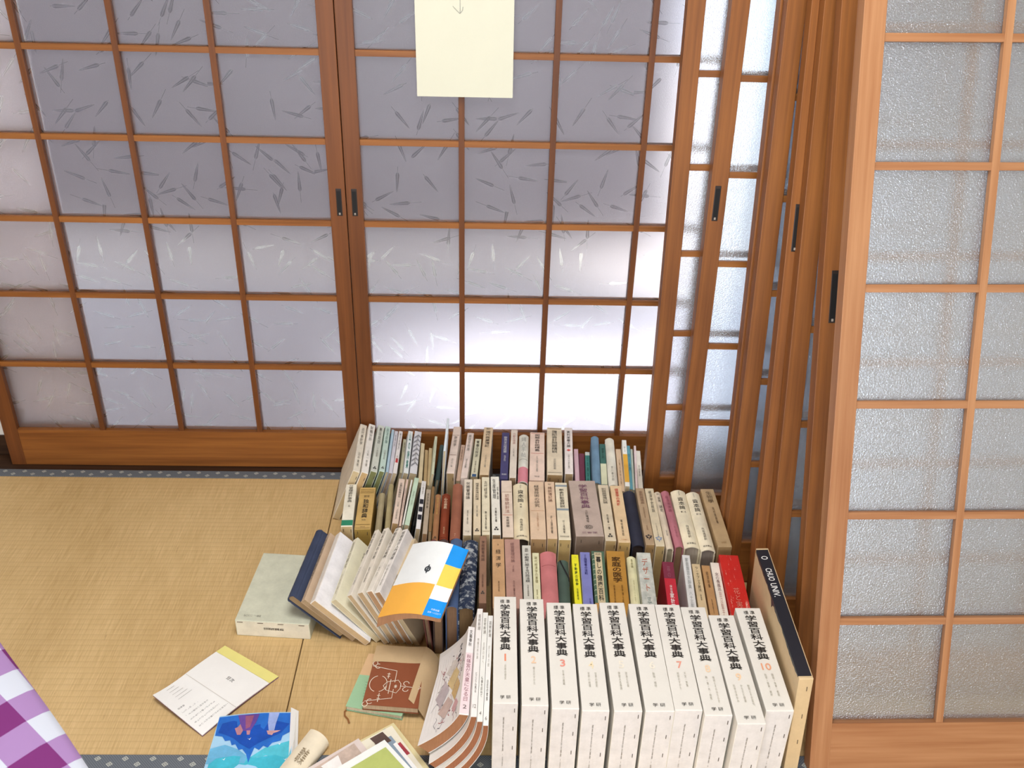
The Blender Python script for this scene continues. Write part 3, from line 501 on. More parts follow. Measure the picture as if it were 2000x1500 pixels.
(3, 'pale beige slipcase with blue crest, thirtieth in third row from bare mat', 's', 0.3818, 1.6419, -0.0218, 0.0, 0.1473, 0.2104, 0.0201, '#dccdae', {'bot': '#b69a66', 't': [('経済学史概説', 0, 0.05, 0.44, 0.34, '#4a443c', 0, 0), ('小島昌太郎', 0, 0.62, 0.85, 0.14, '#8d877c', 0, 0)], 'em3': 0.88, 'st': 1}),
(3, 'narrow cream book with two word title, thirty-first in third row from bare mat', 'h', 0.4035, 1.6397, -0.0088, 0.0, 0.1431, 0.2045, 0.0154, '#e0d0b8', {'bot': '#9f9378', 't': [('岩波', 0, 0.03, 0.06, 0.4, '#4a443c', 0, 1), ('貨幣', 0, 0.1, 0.2, 0.42, '#2a2725', 0, 0), ('研究', 0, 0.26, 0.38, 0.42, '#2a2725', 0, 0), ('高橋', 0, 0.7, 0.8, 0.2, '#8d877c', 0, 0)]}),
(3, 'dusty pink book with darker lettering, thirty-second in third row from bare mat', 'h', 0.4256, 1.6489, 0.0045, 0.0, 0.1413, 0.2019, 0.019, '#b9757f', {'bot': '#a08060', 't': [('経済学原論', 0, 0.1, 0.4, 0.4, '#94525f', 0, 0), ('中山伊知', 0, 0.65, 0.85, 0.2, '#94525f', 0, 0)]}),
(3, 'cream round-backed book with three-character title, thirty-third in third row from bare mat', 'h', 0.4524, 1.644, -0.0116, 0.0, 0.1444, 0.2063, 0.0338, '#ece0c2', {'bot': '#b3a594', 't': [('マルクス', 0, 0.03, 0.1, 0.14, '#4a443c', 0, 0), ('資本論', 0, 0.14, 0.36, 0.4, '#2a2725', 0, 0), ('第二巻', 0, 0.39, 0.42, 0.35, '#4a443c', 0, 1), ('向坂逸郎訳', 0, 0.64, 0.85, 0.2, '#4a443c', 0, 0), ('岩波書店', 0, 0.93, 0.955, 0.6, '#4a443c', 0, 1)]}),
(3, 'cream round-backed twin before brown slipcase, thirty-fourth in third row from bare mat', 'h', 0.4854, 1.6333, -0.0117, 0.0, 0.1456, 0.208, 0.0313, '#ece0c4', {'bot': '#8d8176', 't': [('マルクス', 0, 0.03, 0.1, 0.14, '#4a443c', 0, 0), ('資本論', 0, 0.14, 0.36, 0.42, '#2a2725', 0, 0), ('第三巻', 0, 0.39, 0.42, 0.35, '#4a443c', 0, 1), ('向坂逸郎訳', 0, 0.64, 0.85, 0.2, '#4a443c', 0, 0), ('岩波書店', 0, 0.93, 0.955, 0.6, '#4a443c', 0, 1)]}),
(3, 'brown cardboard slipcase with three character title, thirty-fifth in third row from bare mat', 's', 0.5229, 1.6414, -0.0015, 0.0, 0.1473, 0.2104, 0.0308, '#b89b74', {'bot': '#a5855b', 't': [('生物學', 0, 0.05, 0.26, 0.44, '#5a4630', 0, 0), ('岡村周諦著', 0, 0.34, 0.62, 0.16, '#5a4630', 0, 0), ('培風館', 0, 0.92, 0.95, 0.35, '#94764e', 0, 1)]}),
(4, 'cream slipcase with grey title lettering, first in rear row from bare mat', 's', -0.307, 1.9113, 0.029, -0.384, 0.1456, 0.2079, 0.0176, '#e6ddcb', {'bot': '#cdb78f', 't': [('近代会計学', 0, 0.08, 0.45, 0.4, '#4a443c', 0, 0), ('田中章著', 0, 0.62, 0.9, 0.3, '#8d877c', 0, 0)], 'st': 1}),
(4, 'whitish slipcase with sparse dark title, second in rear row from bare mat', 's', -0.2854, 1.9013, 0.0235, -0.3677, 0.1494, 0.2135, 0.0167, '#eee8dd', {'bot': '#c9a877', 't': [('財務分析', 0, 0.05, 0.36, 0.45, '#4a443c', 0, 0), ('山本一郎著', 0, 0.55, 0.88, 0.28, '#8d877c', 0, 0)], 'st': 1}),
(4, 'pale grey-green slipcase with olive end, third in rear row from bare mat', 's', -0.2656, 1.9149, 0.0126, -0.3514, 0.1435, 0.205, 0.0165, '#cfd2c4', {'bot': '#7d8052', 't': [('憲法総説', 0, 0.06, 0.42, 0.42, '#4a443c', 0, 0), ('小林直樹', 0, 0.5, 0.7, 0.28, '#8d877c', 0, 0)], 'em': 0.93, 'st': 1}),
(4, 'pale mint slipcase with olive end, fourth in rear row from bare mat', 's', -0.2471, 1.9212, 0.0182, -0.3351, 0.14, 0.2, 0.0137, '#c6dacd', {'bot': '#7d8052', 't': [('民法総論', 0, 0.06, 0.4, 0.45, '#5c7a70', 0, 0), ('川島武宜', 0, 0.55, 0.75, 0.3, '#8d877c', 0, 0)], 'em': 0.93, 'st': 1}),
(4, 'thin light blue paperback, fifth in rear row from bare mat', 'p', -0.2361, 1.93, 0.0116, -0.3188, 0.1318, 0.1882, 0.0064, '#b4cbd8', {}),
(4, 'thin pale lilac paperback with small lettering, sixth in rear row from bare mat', 'p', -0.2276, 1.9269, 0.0095, -0.3025, 0.1306, 0.1866, 0.009, '#d3cfd6', {'bot': '#a58f78', 't': [('経営入門', 0, 0.1, 0.4, 0.45, '#8d877c', 0, 0)]}),
(4, 'white paperback with red label, seventh in rear row from bare mat', 'p', -0.2173, 1.9271, 0.0027, -0.2862, 0.1303, 0.1862, 0.0098, '#ebe4e0', {'t': [('株式の見方', 0, 0.05, 0.45, 0.45, '#4a443c', 0, 0), ('新版', 0, 0.6, 0.7, 0.4, '#8d877c', 0, 0)], 'bands': [(0.66, 0.76, '#c23a3c', 0.62)]}),
(4, 'small dull beige paperback between white books, eighth in rear row from bare mat', 'p', -0.2056, 1.9632, 0.0165, -0.2699, 0.1054, 0.1505, 0.0082, '#c6bfa0', {'t': [('経済史', 0, 0.1, 0.4, 0.4, '#4a443c', 0, 0)]}),
(4, 'white paperback with green brushed lettering, ninth in rear row from bare mat', 'p', -0.1906, 1.9278, 0.0111, -0.2537, 0.1304, 0.1863, 0.0118, '#e9ecea', {'t': [('山の詩集', 0, 0.05, 0.9, 0.5, '#3f7d70', 1, 0)]}),
(4, 'white paperback with grey diagonal stripes, tenth in rear row from bare mat', 'p', -0.1729, 1.9273, 0.0012, -0.2374, 0.1302, 0.186, 0.0172, '#dedcdf', {'t': [('現代の社会', 0, 0.1, 0.75, 0.3, '#8d877c', 0, 0)], 'stripe': 1}),
(4, 'beige paperback behind black-squared book, eleventh in rear row from bare mat', 'p', -0.1554, 1.9043, 0.0219, -0.2211, 0.1194, 0.1706, 0.0093, '#d9c7a2', {}),
(4, 'short tan paperback beside beige paperback, twelfth in rear row from bare mat', 'p', -0.1452, 1.9245, 0.0328, -0.2048, 0.1021, 0.1459, 0.0079, '#c6ab7d', {}),
(4, 'short sandy paperback before pale green book, thirteenth in rear row from bare mat', 'p', -0.1344, 1.9021, 0.029, -0.1885, 0.1129, 0.1613, 0.0078, '#cbb388', {}),
(4, 'pale green-beige paperback with dotted lettering, fourteenth in rear row from bare mat', 'p', -0.1245, 1.9, -0.0005, -0.1722, 0.1484, 0.1636, 0.0063, '#cdcfb2', {'t': [('文学と人生', 0, 0.1, 0.45, 0.35, '#8d877c', 0, 0), ('岩波', 0, 0.6, 0.7, 0.35, '#8d877c', 0, 0)]}),
(4, 'dark slate-green clothbound book, fifteenth in rear row from bare mat', 'h', -0.1154, 1.9386, -0.0303, -0.1559, 0.1058, 0.1511, 0.0108, '#4f615e', {}),
(4, 'thin tall pale blue board, sixteenth in rear row from bare mat', 'p', -0.0957, 1.9, -0.0211, -0.0524, 0.215, 0.1435, 0.0055, '#dfe8ee', {}),
(4, 'pinkish slipcase with ruled title panel, seventeenth in rear row from bare mat', 's', -0.0829, 1.9097, -0.0515, 0.0, 0.1447, 0.2068, 0.0193, '#e4cfc0', {'bot': '#a58a62', 't': [('財政学', 0, 0.22, 0.45, 0.4, '#4a443c', 0, 0), ('木村元一著', 0, 0.7, 0.88, 0.25, '#8d877c', 0, 0)], 'line': [(0.2, '#7a5a4a'), (0.63, '#7a5a4a')], 'side': '#ece3d8', 'st': 1}),
(4, 'small salmon-beige paperback, eighteenth in rear row from bare mat', 'p', -0.065, 1.927, -0.0511, 0.0, 0.1098, 0.1569, 0.0103, '#d9b9a2', {'t': [('社会思想史', 0, 0.05, 0.45, 0.4, '#7a5a4a', 0, 0)]}),
(4, 'pale pink slipcase with grey title, nineteenth in rear row from bare mat', 's', -0.0503, 1.9, -0.0638, 0.0, 0.1387, 0.1973, 0.0161, '#e3d0c4', {'t': [('論理学概論', 0, 0.05, 0.42, 0.42, '#8d877c', 0, 0), ('速水滉著', 0, 0.6, 0.8, 0.3, '#8d877c', 0, 0)], 'side': '#eee6dc'}),
(4, 'cream paperback with blue foot patch, twentieth in rear row from bare mat', 'p', -0.0269, 1.9344, -0.0531, 0.0, 0.117, 0.1671, 0.0161, '#e2dcc0', {'t': [('青春の探求', 0, 0.05, 0.5, 0.5, '#2a2725', 0, 0), ('武者小路著', 0, 0.6, 0.9, 0.28, '#8d877c', 0, 0)], 'bands': [(0.93, 1.0, '#3c5d86', 0.62)]}),
(4, 'tan slipcase with broad pale cover, twenty-first in rear row from bare mat', 's', -0.002, 1.9021, -0.0479, 0.0, 0.1467, 0.2096, 0.0229, '#dcc3a0', {'bot': '#9b7c55', 't': [('新訂', 0, 0.02, 0.06, 0.45, '#4a443c', 0, 1), ('現代商業簿記', 0, 0.09, 0.44, 0.5, '#2a2725', 0, 0), ('太田哲三著', 0, 0.6, 0.86, 0.2, '#8d877c', 0, 0)], 'side': '#e5dccb'}),
(4, 'navy slipcase with white lettering, twenty-second in rear row from bare mat', 's', 0.0453, 1.892, -0.0339, 0.0, 0.1422, 0.2031, 0.0194, '#4a4670', {'t': [('戦後日本の経済政策', 0, 0.1, 0.46, 0.42, '#e8e4e0', 0, 0), ('有沢広巳', 0, 0.52, 0.64, 0.25, '#e8e4e0', 0, 0), ('東洋書房', 0, 0.9, 0.93, 0.6, '#e8e4e0', 0, 1)]}),
(4, 'cream slipcase with faint red title, twenty-third in rear row from bare mat', 's', 0.066, 1.8913, -0.0392, 0.0, 0.1468, 0.2097, 0.0169, '#e0d3c3', {'bot': '#8f7558', 't': [('行動の理論', 0, 0.08, 0.32, 0.4, '#b98b80', 0, 0), ('三木清', 0, 0.42, 0.58, 0.25, '#8d877c', 0, 0)]}),
(4, 'pale grey book with pink lower band, twenty-fourth in rear row from bare mat', 'h', 0.09, 1.8811, -0.0415, 0.0, 0.1428, 0.204, 0.0241, '#dfdccf', {'t': [('婦人手帖', 0, 0.06, 0.5, 0.5, '#a5a39b', 0, 0)], 'bands': [(0.7, 1.0, '#d98a94', 1.0)], 'line': [(0.54, '#8d8d85')]}),
(4, 'peach slipcase with red ruled frame, twenty-fifth in rear row from bare mat', 's', 0.1235, 1.8834, -0.045, 0.0, 0.1458, 0.2082, 0.0365, '#e8cdbb', {'t': [('問解会計総精義', 0, 0.05, 0.42, 0.34, '#2a2725', 0, 0), ('久保田著', 0, 0.52, 0.84, 0.14, '#8d877c', 0, 0), ('同文館', 0, 0.92, 0.95, 0.3, '#4a443c', 0, 1)], 'line': [(0.46, '#b5695c'), (0.03, '#b5695c')]}),
(4, 'thick cream slipcase with black title, twenty-sixth in rear row from bare mat', 's', 0.1675, 1.9056, -0.0481, 0.0, 0.1461, 0.2088, 0.038, '#e0cfb3', {'bot': '#a4855c', 't': [('簿記会計問題精説', 0, 0.07, 0.56, 0.36, '#2a2725', 0, 0), ('沼田嘉穂著', 0, 0.68, 0.9, 0.16, '#8d877c', 0, 0)], 'line': [(0.03, '#4a443c'), (0.96, '#4a443c')], 'side': '#e9e0d0', 'st': 1}),
(4, 'whitish slipcase with red diamond, twenty-seventh in rear row from bare mat', 's', 0.2022, 1.9134, -0.058, 0.0, 0.1438, 0.2055, 0.0202, '#ebe0d8', {'bot': '#a98f69', 't': [('実利栄養大論', 0, 0.08, 0.45, 0.45, '#2a2725', 0, 0), ('谷口吉彦', 0, 0.6, 0.9, 0.25, '#8d877c', 0, 0)], 'diam': 0.51}),
(4, 'thin pale pink paperback, twenty-eighth in rear row from bare mat', 'p', 0.2259, 1.9277, -0.0479, 0.0, 0.105, 0.15, 0.0108, '#e0b9c0', {}),
(4, 'maroon paperback, twenty-ninth in rear row from bare mat', 'p', 0.2385, 1.9276, -0.0616, 0.0, 0.098, 0.14, 0.0136, '#7a3a4f', {}),
(4, 'teal paperback with dark lettering, thirtieth in rear row from bare mat', 'p', 0.2512, 1.9141, -0.066, 0.0, 0.105, 0.15, 0.011, '#4c8f86', {'t': [('日本美学史', 0, 0.15, 0.9, 0.45, '#1f4a44', 0, 0)], 'bands': [(0, 0.1, '#d9ddd3', 1)]}),
(4, 'blue clothbound book with rounded spine, thirty-first in rear row from bare mat', 'h', 0.2667, 1.8818, -0.0656, 0.0, 0.1413, 0.2019, 0.0192, '#6f8ea6', {}),
(4, 'dark green paperback with cream lower half, thirty-second in rear row from bare mat', 'p', 0.2846, 1.8703, -0.0664, 0.0, 0.133, 0.19, 0.0147, '#3f6b60', {'t': [('哲学入門', 0, 0.1, 0.36, 0.4, '#1d332e', 0, 0)], 'bands': [(0.46, 0.92, '#dcdcba', 1)]}),
(4, 'cream rounded hardback with grey author line, thirty-third in rear row from bare mat', 'h', 0.3052, 1.872, -0.0561, 0.0, 0.1419, 0.2027, 0.0223, '#e6dfcd', {'t': [('吉川幸次郎', 0, 0.62, 0.92, 0.28, '#8d877c', 0, 0)]}),
(4, 'peach paperback with small print, thirty-fourth in rear row from bare mat', 'p', 0.3263, 1.8682, -0.0602, 0.0, 0.126, 0.18, 0.0129, '#dcbf9f', {'t': [('人間の条件五味', 0, 0.25, 0.85, 0.3, '#8a6a4a', 0, 0)]}),
(4, 'white paperback with yellow panel, thirty-fifth in rear row from bare mat', 'p', 0.3387, 1.8715, -0.0742, 0.0, 0.1391, 0.1988, 0.0111, '#eeece4', {'t': [('話し方', 0, 0.15, 0.28, 0.35, '#8d877c', 0, 0)], 'bands': [(0.32, 0.92, '#e2ab3a', 1)]}),
(4, 'thin teal-blue paperback, thirty-sixth in rear row from bare mat', 'p', 0.3485, 1.8709, -0.0813, 0.0, 0.1306, 0.1866, 0.0075, '#5f9aa6', {'t': [('英文解釈', 0, 0.2, 0.6, 0.4, '#2b4a52', 0, 0)]}),
(4, 'very thin grey-green booklet, thirty-seventh in rear row from bare mat', 'p', 0.356, 1.8791, -0.0915, 0.0, 0.1226, 0.1752, 0.0053, '#c2cab9', {}),
(4, 'very thin pale pink booklet, thirty-eighth in rear row from bare mat', 'p', 0.3618, 1.8726, -0.1, 0.0, 0.1303, 0.1861, 0.0054, '#dfc9c6', {}),
(4, 'cream booklet with outlined panel, thirty-ninth in rear row from bare mat', 'p', 0.3759, 1.8989, -0.0859, 0.0, 0.1133, 0.1618, 0.0118, '#e5ddcc', {'t': [('東海道線', 0, 0.4, 0.7, 0.3, '#8d877c', 0, 0)]})]
# ---------------------------------------------------------------- the room
def struct(o, label, cat): return tag(o, label, cat, None, 'structure')
TAT = tatami_mat(); HER = heri()
struct(box('floor', -2.4, 1.75, -1.7, 2.1, -.12, -.052, plain('#6a5540', .7)), 'plain board floor carrying the straw mats', 'floor')
plaster = paper('#e6e0d4', .8, .05, 8)
struct(box('ceiling', -2.4, 1.75, -1.7, 2.3, 2.4, 2.45, paper('#a89a88', .8, .05, 8)), 'plain ceiling over the straw mat room', 'ceiling')
struct(box('wall_left', -2.45, -2.4, -1.7, 2.3, -.12, 2.4, plaster), 'pale plaster wall beside the straw mats', 'wall')
struct(box('wall_right', 1.75, 1.8, -1.7, 2.3, -.12, 2.4, plaster), 'pale plaster wall behind the leaning doors', 'wall')
wb = root('wall_back', 'plaster wall with a wide window opening behind the viewpoint', 'wall', (0, -1.7, 0), kind='structure')
for a, b, c, d in ((-2.4, 1.75, -.12, .05), (-2.4, 1.75, 1.78, 2.45), (-2.4, -1.55, .05, 1.78), (.95, 1.75, .05, 1.78)): box('wall_segment', a, b, -.05, 0, c, d, plaster, wb)
struct(box('wall_front', -2.4, 1.75, 2.12, 2.2, 1.80, 2.4, plaster), 'plaster wall above the sliding door track', 'wall')
struct(box('trim_1', -2.4, 1.75, 2.112, 2.25, -.05, -.002, DARK_H), 'dark worn wooden sill under the sliding lattice doors', 'sill')
struct(box('trim_2', -2.4, 1.75, 2.11, 2.22, 1.705, 1.80, WOOD_H), 'wooden head track above the sliding lattice doors', 'lintel')
def tatami(x0, x1, y0, y1, label):
    r = root('tatami_mat', label, 'tatami mat', (x0, y0, 0), group='tatami mats')
    box('woven_straw', 0, x1-x0, .03, y1-y0-.03, -.05, 0, TAT, r, .002)
    for a in (0, y1-y0-.03): 
        h = box('cloth_border', 0, x1-x0, 0, .03, -.05, .0012, HER, r, .001); h.location = (0, a, 0)
tatami(-2.2, -.379, 1.184, 2.111, 'tan woven straw mat lying in front of the closed lattice door')
tatami(-.377, 1.44, 1.184, 2.111, 'straw mat under the rows of books')
tatami(-2.2, -.379, .25, 1.182, 'straw mat under the gingham covered low table')
tatami(-.377, 1.44, .25, 1.182, 'straw mat carrying the white encyclopedia boxes')
# beyond the doors: veranda and ground, with added slabs and boards that shape their light
struct(box('veranda_floor', -9, 3.2, 2.26, 3.35, -.1, -.03, paper('#dadee6', .6, .06, 6)), 'pale veranda floor seen dimly through the frosted panes', 'floor')
struct(box('pane_backdrop', -9, .9, 4.6, 4.72, -.4, 2.3, paper('#686066', .9, .12, 3)), 'added greyish slab toning down the upper frosted panes', 'wall')  # added backdrop, there so the upper panes look darker
struct(box('dark_backdrop', 1.75, 5.5, 5.0, 5.2, -.4, 2.6, paper('#333a42', .9, .1, 3)), 'added dark blue-grey slab dimming the upper leaning door panes', 'wall')  # added dark slab so the leaning doors' top panes come out darker
struct(box('garden_ground', -9, 6, 3.35, 9, -.45, -.35, paper('#d6d4d0', .9, .1, 3)), 'pale ground outside behind the frosted panes', 'ground')
struct(box('sun_shade_inner', -2.6, .95, 2.3, 2.95, 2.1, 2.16, FLOORW), 'added unseen board limiting the sun patch on the veranda', 'eave')  # added sun blocker, cut to leave a bright strip by the door
struct(box('sun_shade_outer', -2.6, 1.95, 2.95, 4.5, 2.1, 2.16, FLOORW), 'added unseen board keeping sun off the ground beyond the veranda', 'eave')  # added sun blocker, sized to darken what the middle panes look onto
# the sliding doors
GL = GLASS_LEAF; GF = GLASS_FROST
door('door_1', 'closed lattice door of leaf-patterned frosted glass facing the bare straw mat', (-1.245, 2.133, 0), 0, 0, GL, 'structure', pulls=((.905, .737, .065),))
door('door_2', 'lattice door of leaf-patterned glass with the cream paper sheet on it', (-.323, 2.133, 0), 0, 0, GL, 'structure', W=.855, bars=(.262, .465, .668), pulls=((.018, .737, .065),))
d3 = root('door_3', 'white papered sliding panel showing as a sliver beside the outermost lattice door', 'sliding door', (-2.2, 2.18, 0), kind='structure')
box('paper_panel', 0, 1.2, .004, .02, .06, 1.7, paper('#eceae8', .7, .03), d3); box('bottom_rail', 0, 1.2, 0, .025, 0, .06, DARK_H, d3)
ld = [('narrow visible leaning lattice door next to the paper sheet door', (.3946, 1.946), .066, -.006, .107, .1917, (), 0),
      ('leaning lattice door with very bright panes and a dark pull on its stile', (.457, 1.873), .09, .006, .107, .1928, ((.016, .81, .075),), 0),
      ('leaning lattice door, thin pinkish edge just past the bright panes', (.540, 1.73), .153, 0, .107, .193, (), 0),
      ('leaning lattice door, second thin edge past the bright panes', (.543, 1.69), .156, 0, .107, .193, (), 0),
      ('leaning lattice door whose half hidden pull is deep in the stack', (.567, 1.54), .221, 0, .107, .193, ((.016, .86, .09),), 0),
      ('leaning lattice door with broad brown stile in the middle of the stack', (.590, 1.50), .228, -.008, .107, .193, (), 0),
      ('leaning lattice door directly behind the front one, dark recessed pull', (.617, 1.345), .29, -.025, .107, .193, ((.022, .8, .095),), 0),
      ('front leaning lattice door with large blue-grey frosted panes', (.598, 1.171), .32, -.0159, .107, .1966, (), 1)]
for (lb, (dx, dy), le, ti, ra, pi_, pu, fr) in ld:
    up = .031*math.sin(le)+.92*max(0, math.sin(ti))+.0005
    door('leaning_lattice_door', lb, (dx, dy, up), le, ti, GF, None, .92, (.232, .439, .646), ra-up, pi_, .036, pu, 'door', 'lattice doors stacked leaning on the closed doors', LIT_V if fr else LEAN_V, LIT_H if fr else None, back=False)
# ---------------------------------------------------------------- books
GRP = {4: 'books in the rear row', 3: 'books in the third row', 2: 'books in the second row', 1: 'white encyclopedia volumes'}
for (row, lb, kind, x, y, yaw, roll, H, L, T, col, o) in BOOKS:
    book(lb, kind, x, y, yaw, roll, H, L, T, col, o, GRP[row])
K = '#2a2725'; G = '#8d877c'
FAN = [('navy clothbound hardback outermost in the leaning fan', 'h', -.401, 1.52, -.11, .829, .146, .217, .021, '#39435c', dict(bot='#a98d68', t=[('大原幽学全集', -.2, .1, .6, .3, '#8a7a50', 0, 0)])),
  ('tan paper-wrapped book between navy book and white slipcase', 'p', -.371, 1.512, -.1, .80, .142, .217, .012, '#cbb195', dict(bot='#b59a78', t=[('日本農業史', 0, .1, .7, .4, '#5a5048', 0, 0)])),
  ('big white slipcase with bare glossy cover leaning in the fan', 's', -.349, 1.5, -.1, .803, .152, .222, .016, '#e9e1d8', dict(bot='#c9ac84', side='#f1eef0')),
  ('pale yellow paperback with brushed title on its cover', 'p', -.308, 1.508, -.11, .72, .137, .2, .014, '#e9e3c8', dict(bot='#d8c8a4', t=[('生活の研究', 0, .06, .5, .45, '#5a554a', 0, 0), ('日本評論社', 0, .6, .9, .3, '#8a8270', 0, 0)], cov='生糸')),
  ('slim cream book with two part title, nearer the bare mat', 'p', -.274, 1.504, -.16, .54, .143, .214, .011, '#e8dfd0', dict(bot='#c9ae88', t=[('社会政策', 0, .05, .4, .5, '#4a443c', 0, 0), ('三訂版', 0, .6, .85, .35, G, 0, 0)])),
  ('slim cream book with dark gap beside its pages', 'p', -.252, 1.504, -.16, .48, .146, .212, .013, '#e9e0d0', dict(bot='#c4a780', t=[('日本経済の分析', 0, .05, .5, .5, '#4a443c', 0, 0), ('有斐閣', 0, .62, .85, .3, G, 0, 0)])),
  ('whitish slim book ahead of the bent paperback, twin-lined spine', 's', -.233, 1.506, -.2, .46, .148, .21, .0135, '#ebe3d6', dict(bot='#b58f6c', t=[('不動産登記法の実務', 0, .03, .5, .6, '#5a544c', 0, 0), ('大内', 0, .62, .8, .3, G, 0, 0)])),
  ('white slim book touching the bent paperback', 's', -.2165, 1.503, -.2, .46, .148, .208, .0135, '#efe9e2', dict(bot='#b08a66', side='#f0ece8', t=[('税務会計入門講座', 0, .04, .5, .6, '#4a443c', 0, 0), ('中央経済社版', 0, .58, .9, .3, G, 0, 0)])),
  ('buff book mostly hidden under the bent paperback', 'p', -.197, 1.50, -.2, .5, .13, .2, .011, '#d9c4a0', dict(bot='#cdb894', t=[('家族法', 0, .6, .9, .4, G, 0, 0)]))]
for f in FAN:
    d = dict(f[10]); cov = d.pop('cov', None)
    b = book(f[0], f[1], f[2], f[3], f[4], f[5], f[6]*math.cos(f[5])+f[8]/2*math.sin(f[5]), f[7], f[8], f[9], d, 'leaning fan of books beside the bent paperback')
    if cov:
        T = f[8]; D = f[6]
        letter(cov, lambda p, q: (T/2+.0006, f[7]*.5+q, D-.035+p), .012, .036, '#3a352f', b, 1, 0)
        letter('市民の', lambda p, q: (T/2+.0006, f[7]*.72+q, D-.03+p), .006, .03, '#6a6458', b, 0, 0)
for f in [('maroon book standing under the bent paperback', 'h', -.121, 1.468, -.05, .1, .14, .2, .012, '#6a3a34', dict(bot='#8f7258')),
          ('brown-edged book under the bent paperback next to the blue one', 'h', -.0915, 1.464, -.02, 0, .143, .2, .020, '#51403c', dict(bot='#937558'))]:
    book(*f[:10], f[10], 'books under the bent paperback')
# flat slipcase lying on the mat
r = root('slipcased_book', 'pale green-grey slipcase lying flat on the bare mat beneath the fan', 'book', (-.432, 1.62, 0), (0, 0, -.075))
box('slipcase', -.0785, .0785, -.108, .108, 0, .043, [paper('#d0d0ba'), paper('#e0d8c4')], r, .0018, lambda n: 1 if n.y < -.5 else 0)
for x in (-.068, -.025, .018, .062): box('staple', x-.006, x+.006, -.1087, -.1078, .0375, .0388, plain('#5a4a3a', .45), r)
letter('図解農業協同組合法', lambda p, q: (.0-p*1.0+.002, -.1086, .027-q), .042, .0065, '#4a443c', r, 1, 1)
letter('定価一、二〇〇円', lambda p, q: (-.045-p, -.09-q, .0435), .036, .006, '#7a766a', r, 0, 1)
# bent open paperback with coloured squares
def bent():
    r = root('paperback_book', 'bent white paperback with blue, yellow and orange squares on the fan', 'book', (-.11, 1.48, .16))
    A, B, Cc, Dd = Vector((-.0385, .113, .027)), Vector((.0790, .063, .055)), Vector((-.0965, -.056, -.018)), Vector((.029, -.094, .017))
    base = bil(A, B, Cc, Dd)
    top = lambda u, v: base(u, v)+Vector((0, 0, .014*math.sin(math.pi*min(1, u*1.05))*(1-.15*v)))
    grid_block('page_block', lambda u, v: top(u*.992+.004, v*.994+.003)+Vector((0, 0, -.0004)), 16, 4, lambda u, v: (-.004*(1-u), .0, -.010-.016*(1-u)**2), pages('#b98f6a'), r, pages('#b48460'))
    def piece(name, u0, u1, v0, v1, col):
        grid_block(name, lambda u, v: top(u0+(u1-u0)*u, v0+(v1-v0)*v)+Vector((0, 0, .0004)), 8, 4, lambda u, v: (0, 0, -.0007), paper(col, .42, .05), r)
    piece('cover_panel', 0, .73, 0, .585, '#e9ebea'); piece('cover_panel', 0, .71, .585, 1, '#f0b04a')
    cols = ('#1592e6', '#eccf5a', '#f2f2f4', '#1592e6'); cuts = (0, .29, .59, .78, 1)
    for k in range(4): piece('cover_square', .73 if k < 2 else .71, 1, cuts[k], cuts[k+1], cols[k])
    q = lambda u, v: top(u, v)+Vector((0, 0, .0006))
    n = 20
    for rr in (.045, .033):
        stroke('printed_emblem', q, [(.49+rr*math.cos(k*2*math.pi/n), .40+.8*rr*math.sin(k*2*math.pi/n)) for k in range(n+1)], .0014, plain('#2a3038'), r)
    stroke('printed_emblem', q, [(.49, .34), (.49, .46)], .002, plain('#2a3038'), r); stroke('printed_emblem', q, [(.45, .41), (.53, .39)], .0016, plain('#2a3038'), r)
    letter('大原出版', lambda p, w: q(.87+p, .92-w), .13, .025, '#e8f2fa', r, 0, 1); letter('定価 一八〇〇円', lambda p, w: q(.87+p, .96-w), .2, .022, '#e8f2fa', r, 0, 1)
bent()
# open booklet with yellow flap
def booklet():
    r = root('booklet', 'white booklet lying open on the bare mat, yellow flap on its far edge', 'booklet', (-.53, 1.37, 0))
    A, B, Cc, Dd = Vector((-.005, .114, .004)), Vector((.121, .031, .004)), Vector((-.108, -.03, .006)), Vector((.007, -.115, .005))
    base = bil(A, B, Cc, Dd)
    top = lambda u, v: base(u, v)+Vector((0, 0, .010*math.exp(-((v-.55)/.08)**2)*0+.004*math.sin(math.pi*v)+(.012*(v-.6)**2*6*(1-u) if v > .6 else 0)))
    grid_block('cover', lambda u, v: top(u, v)+Vector((0, 0, -.002)), 6, 16, lambda u, v: (0, 0, -.0022), paper('#7d5a80', .5, .05), r)
    grid_block('open_leaf', lambda u, v: top(u, .13+.87*v), 6, 16, lambda u, v: (0, 0, -.0018), paper('#f0eeea', .5, .03), r)
    grid_block('cover_flap', lambda u, v: top(u, .128*v)+Vector((0, 0, .0003)), 6, 2, lambda u, v: (0, 0, -.0018), paper('#eae08a', .45, .04), r)
    q = lambda u, v: top(u, v)
    stroke('fold_crease', q, [(u/10, .57) for u in range(11)], .001, plain('#cfc9c0'), r)
    letter('目次', lambda p, w: q(.56+p, .36-w), .12, .05, '#4a4a48', r, 1, 1)
    txt = ['この本のなかに書かれている', 'ことばのひとつひとつを', '読みながら静かに考える', 'ための短い文章です。', '一九七四年三月', '編集部']
    for k, s in enumerate(txt):
        n = len(s); letter(s, lambda p, w: q(.86-.085*k+p, .95-w), .03, .028*n, '#5a5854', r, 0, 0)
    for k in range(5): stroke('printed_rule', q, [(.3-.06*k, .68+.02*k), (.3-.06*k, .86)], .0007, plain('#a5a29c'), r)
booklet()
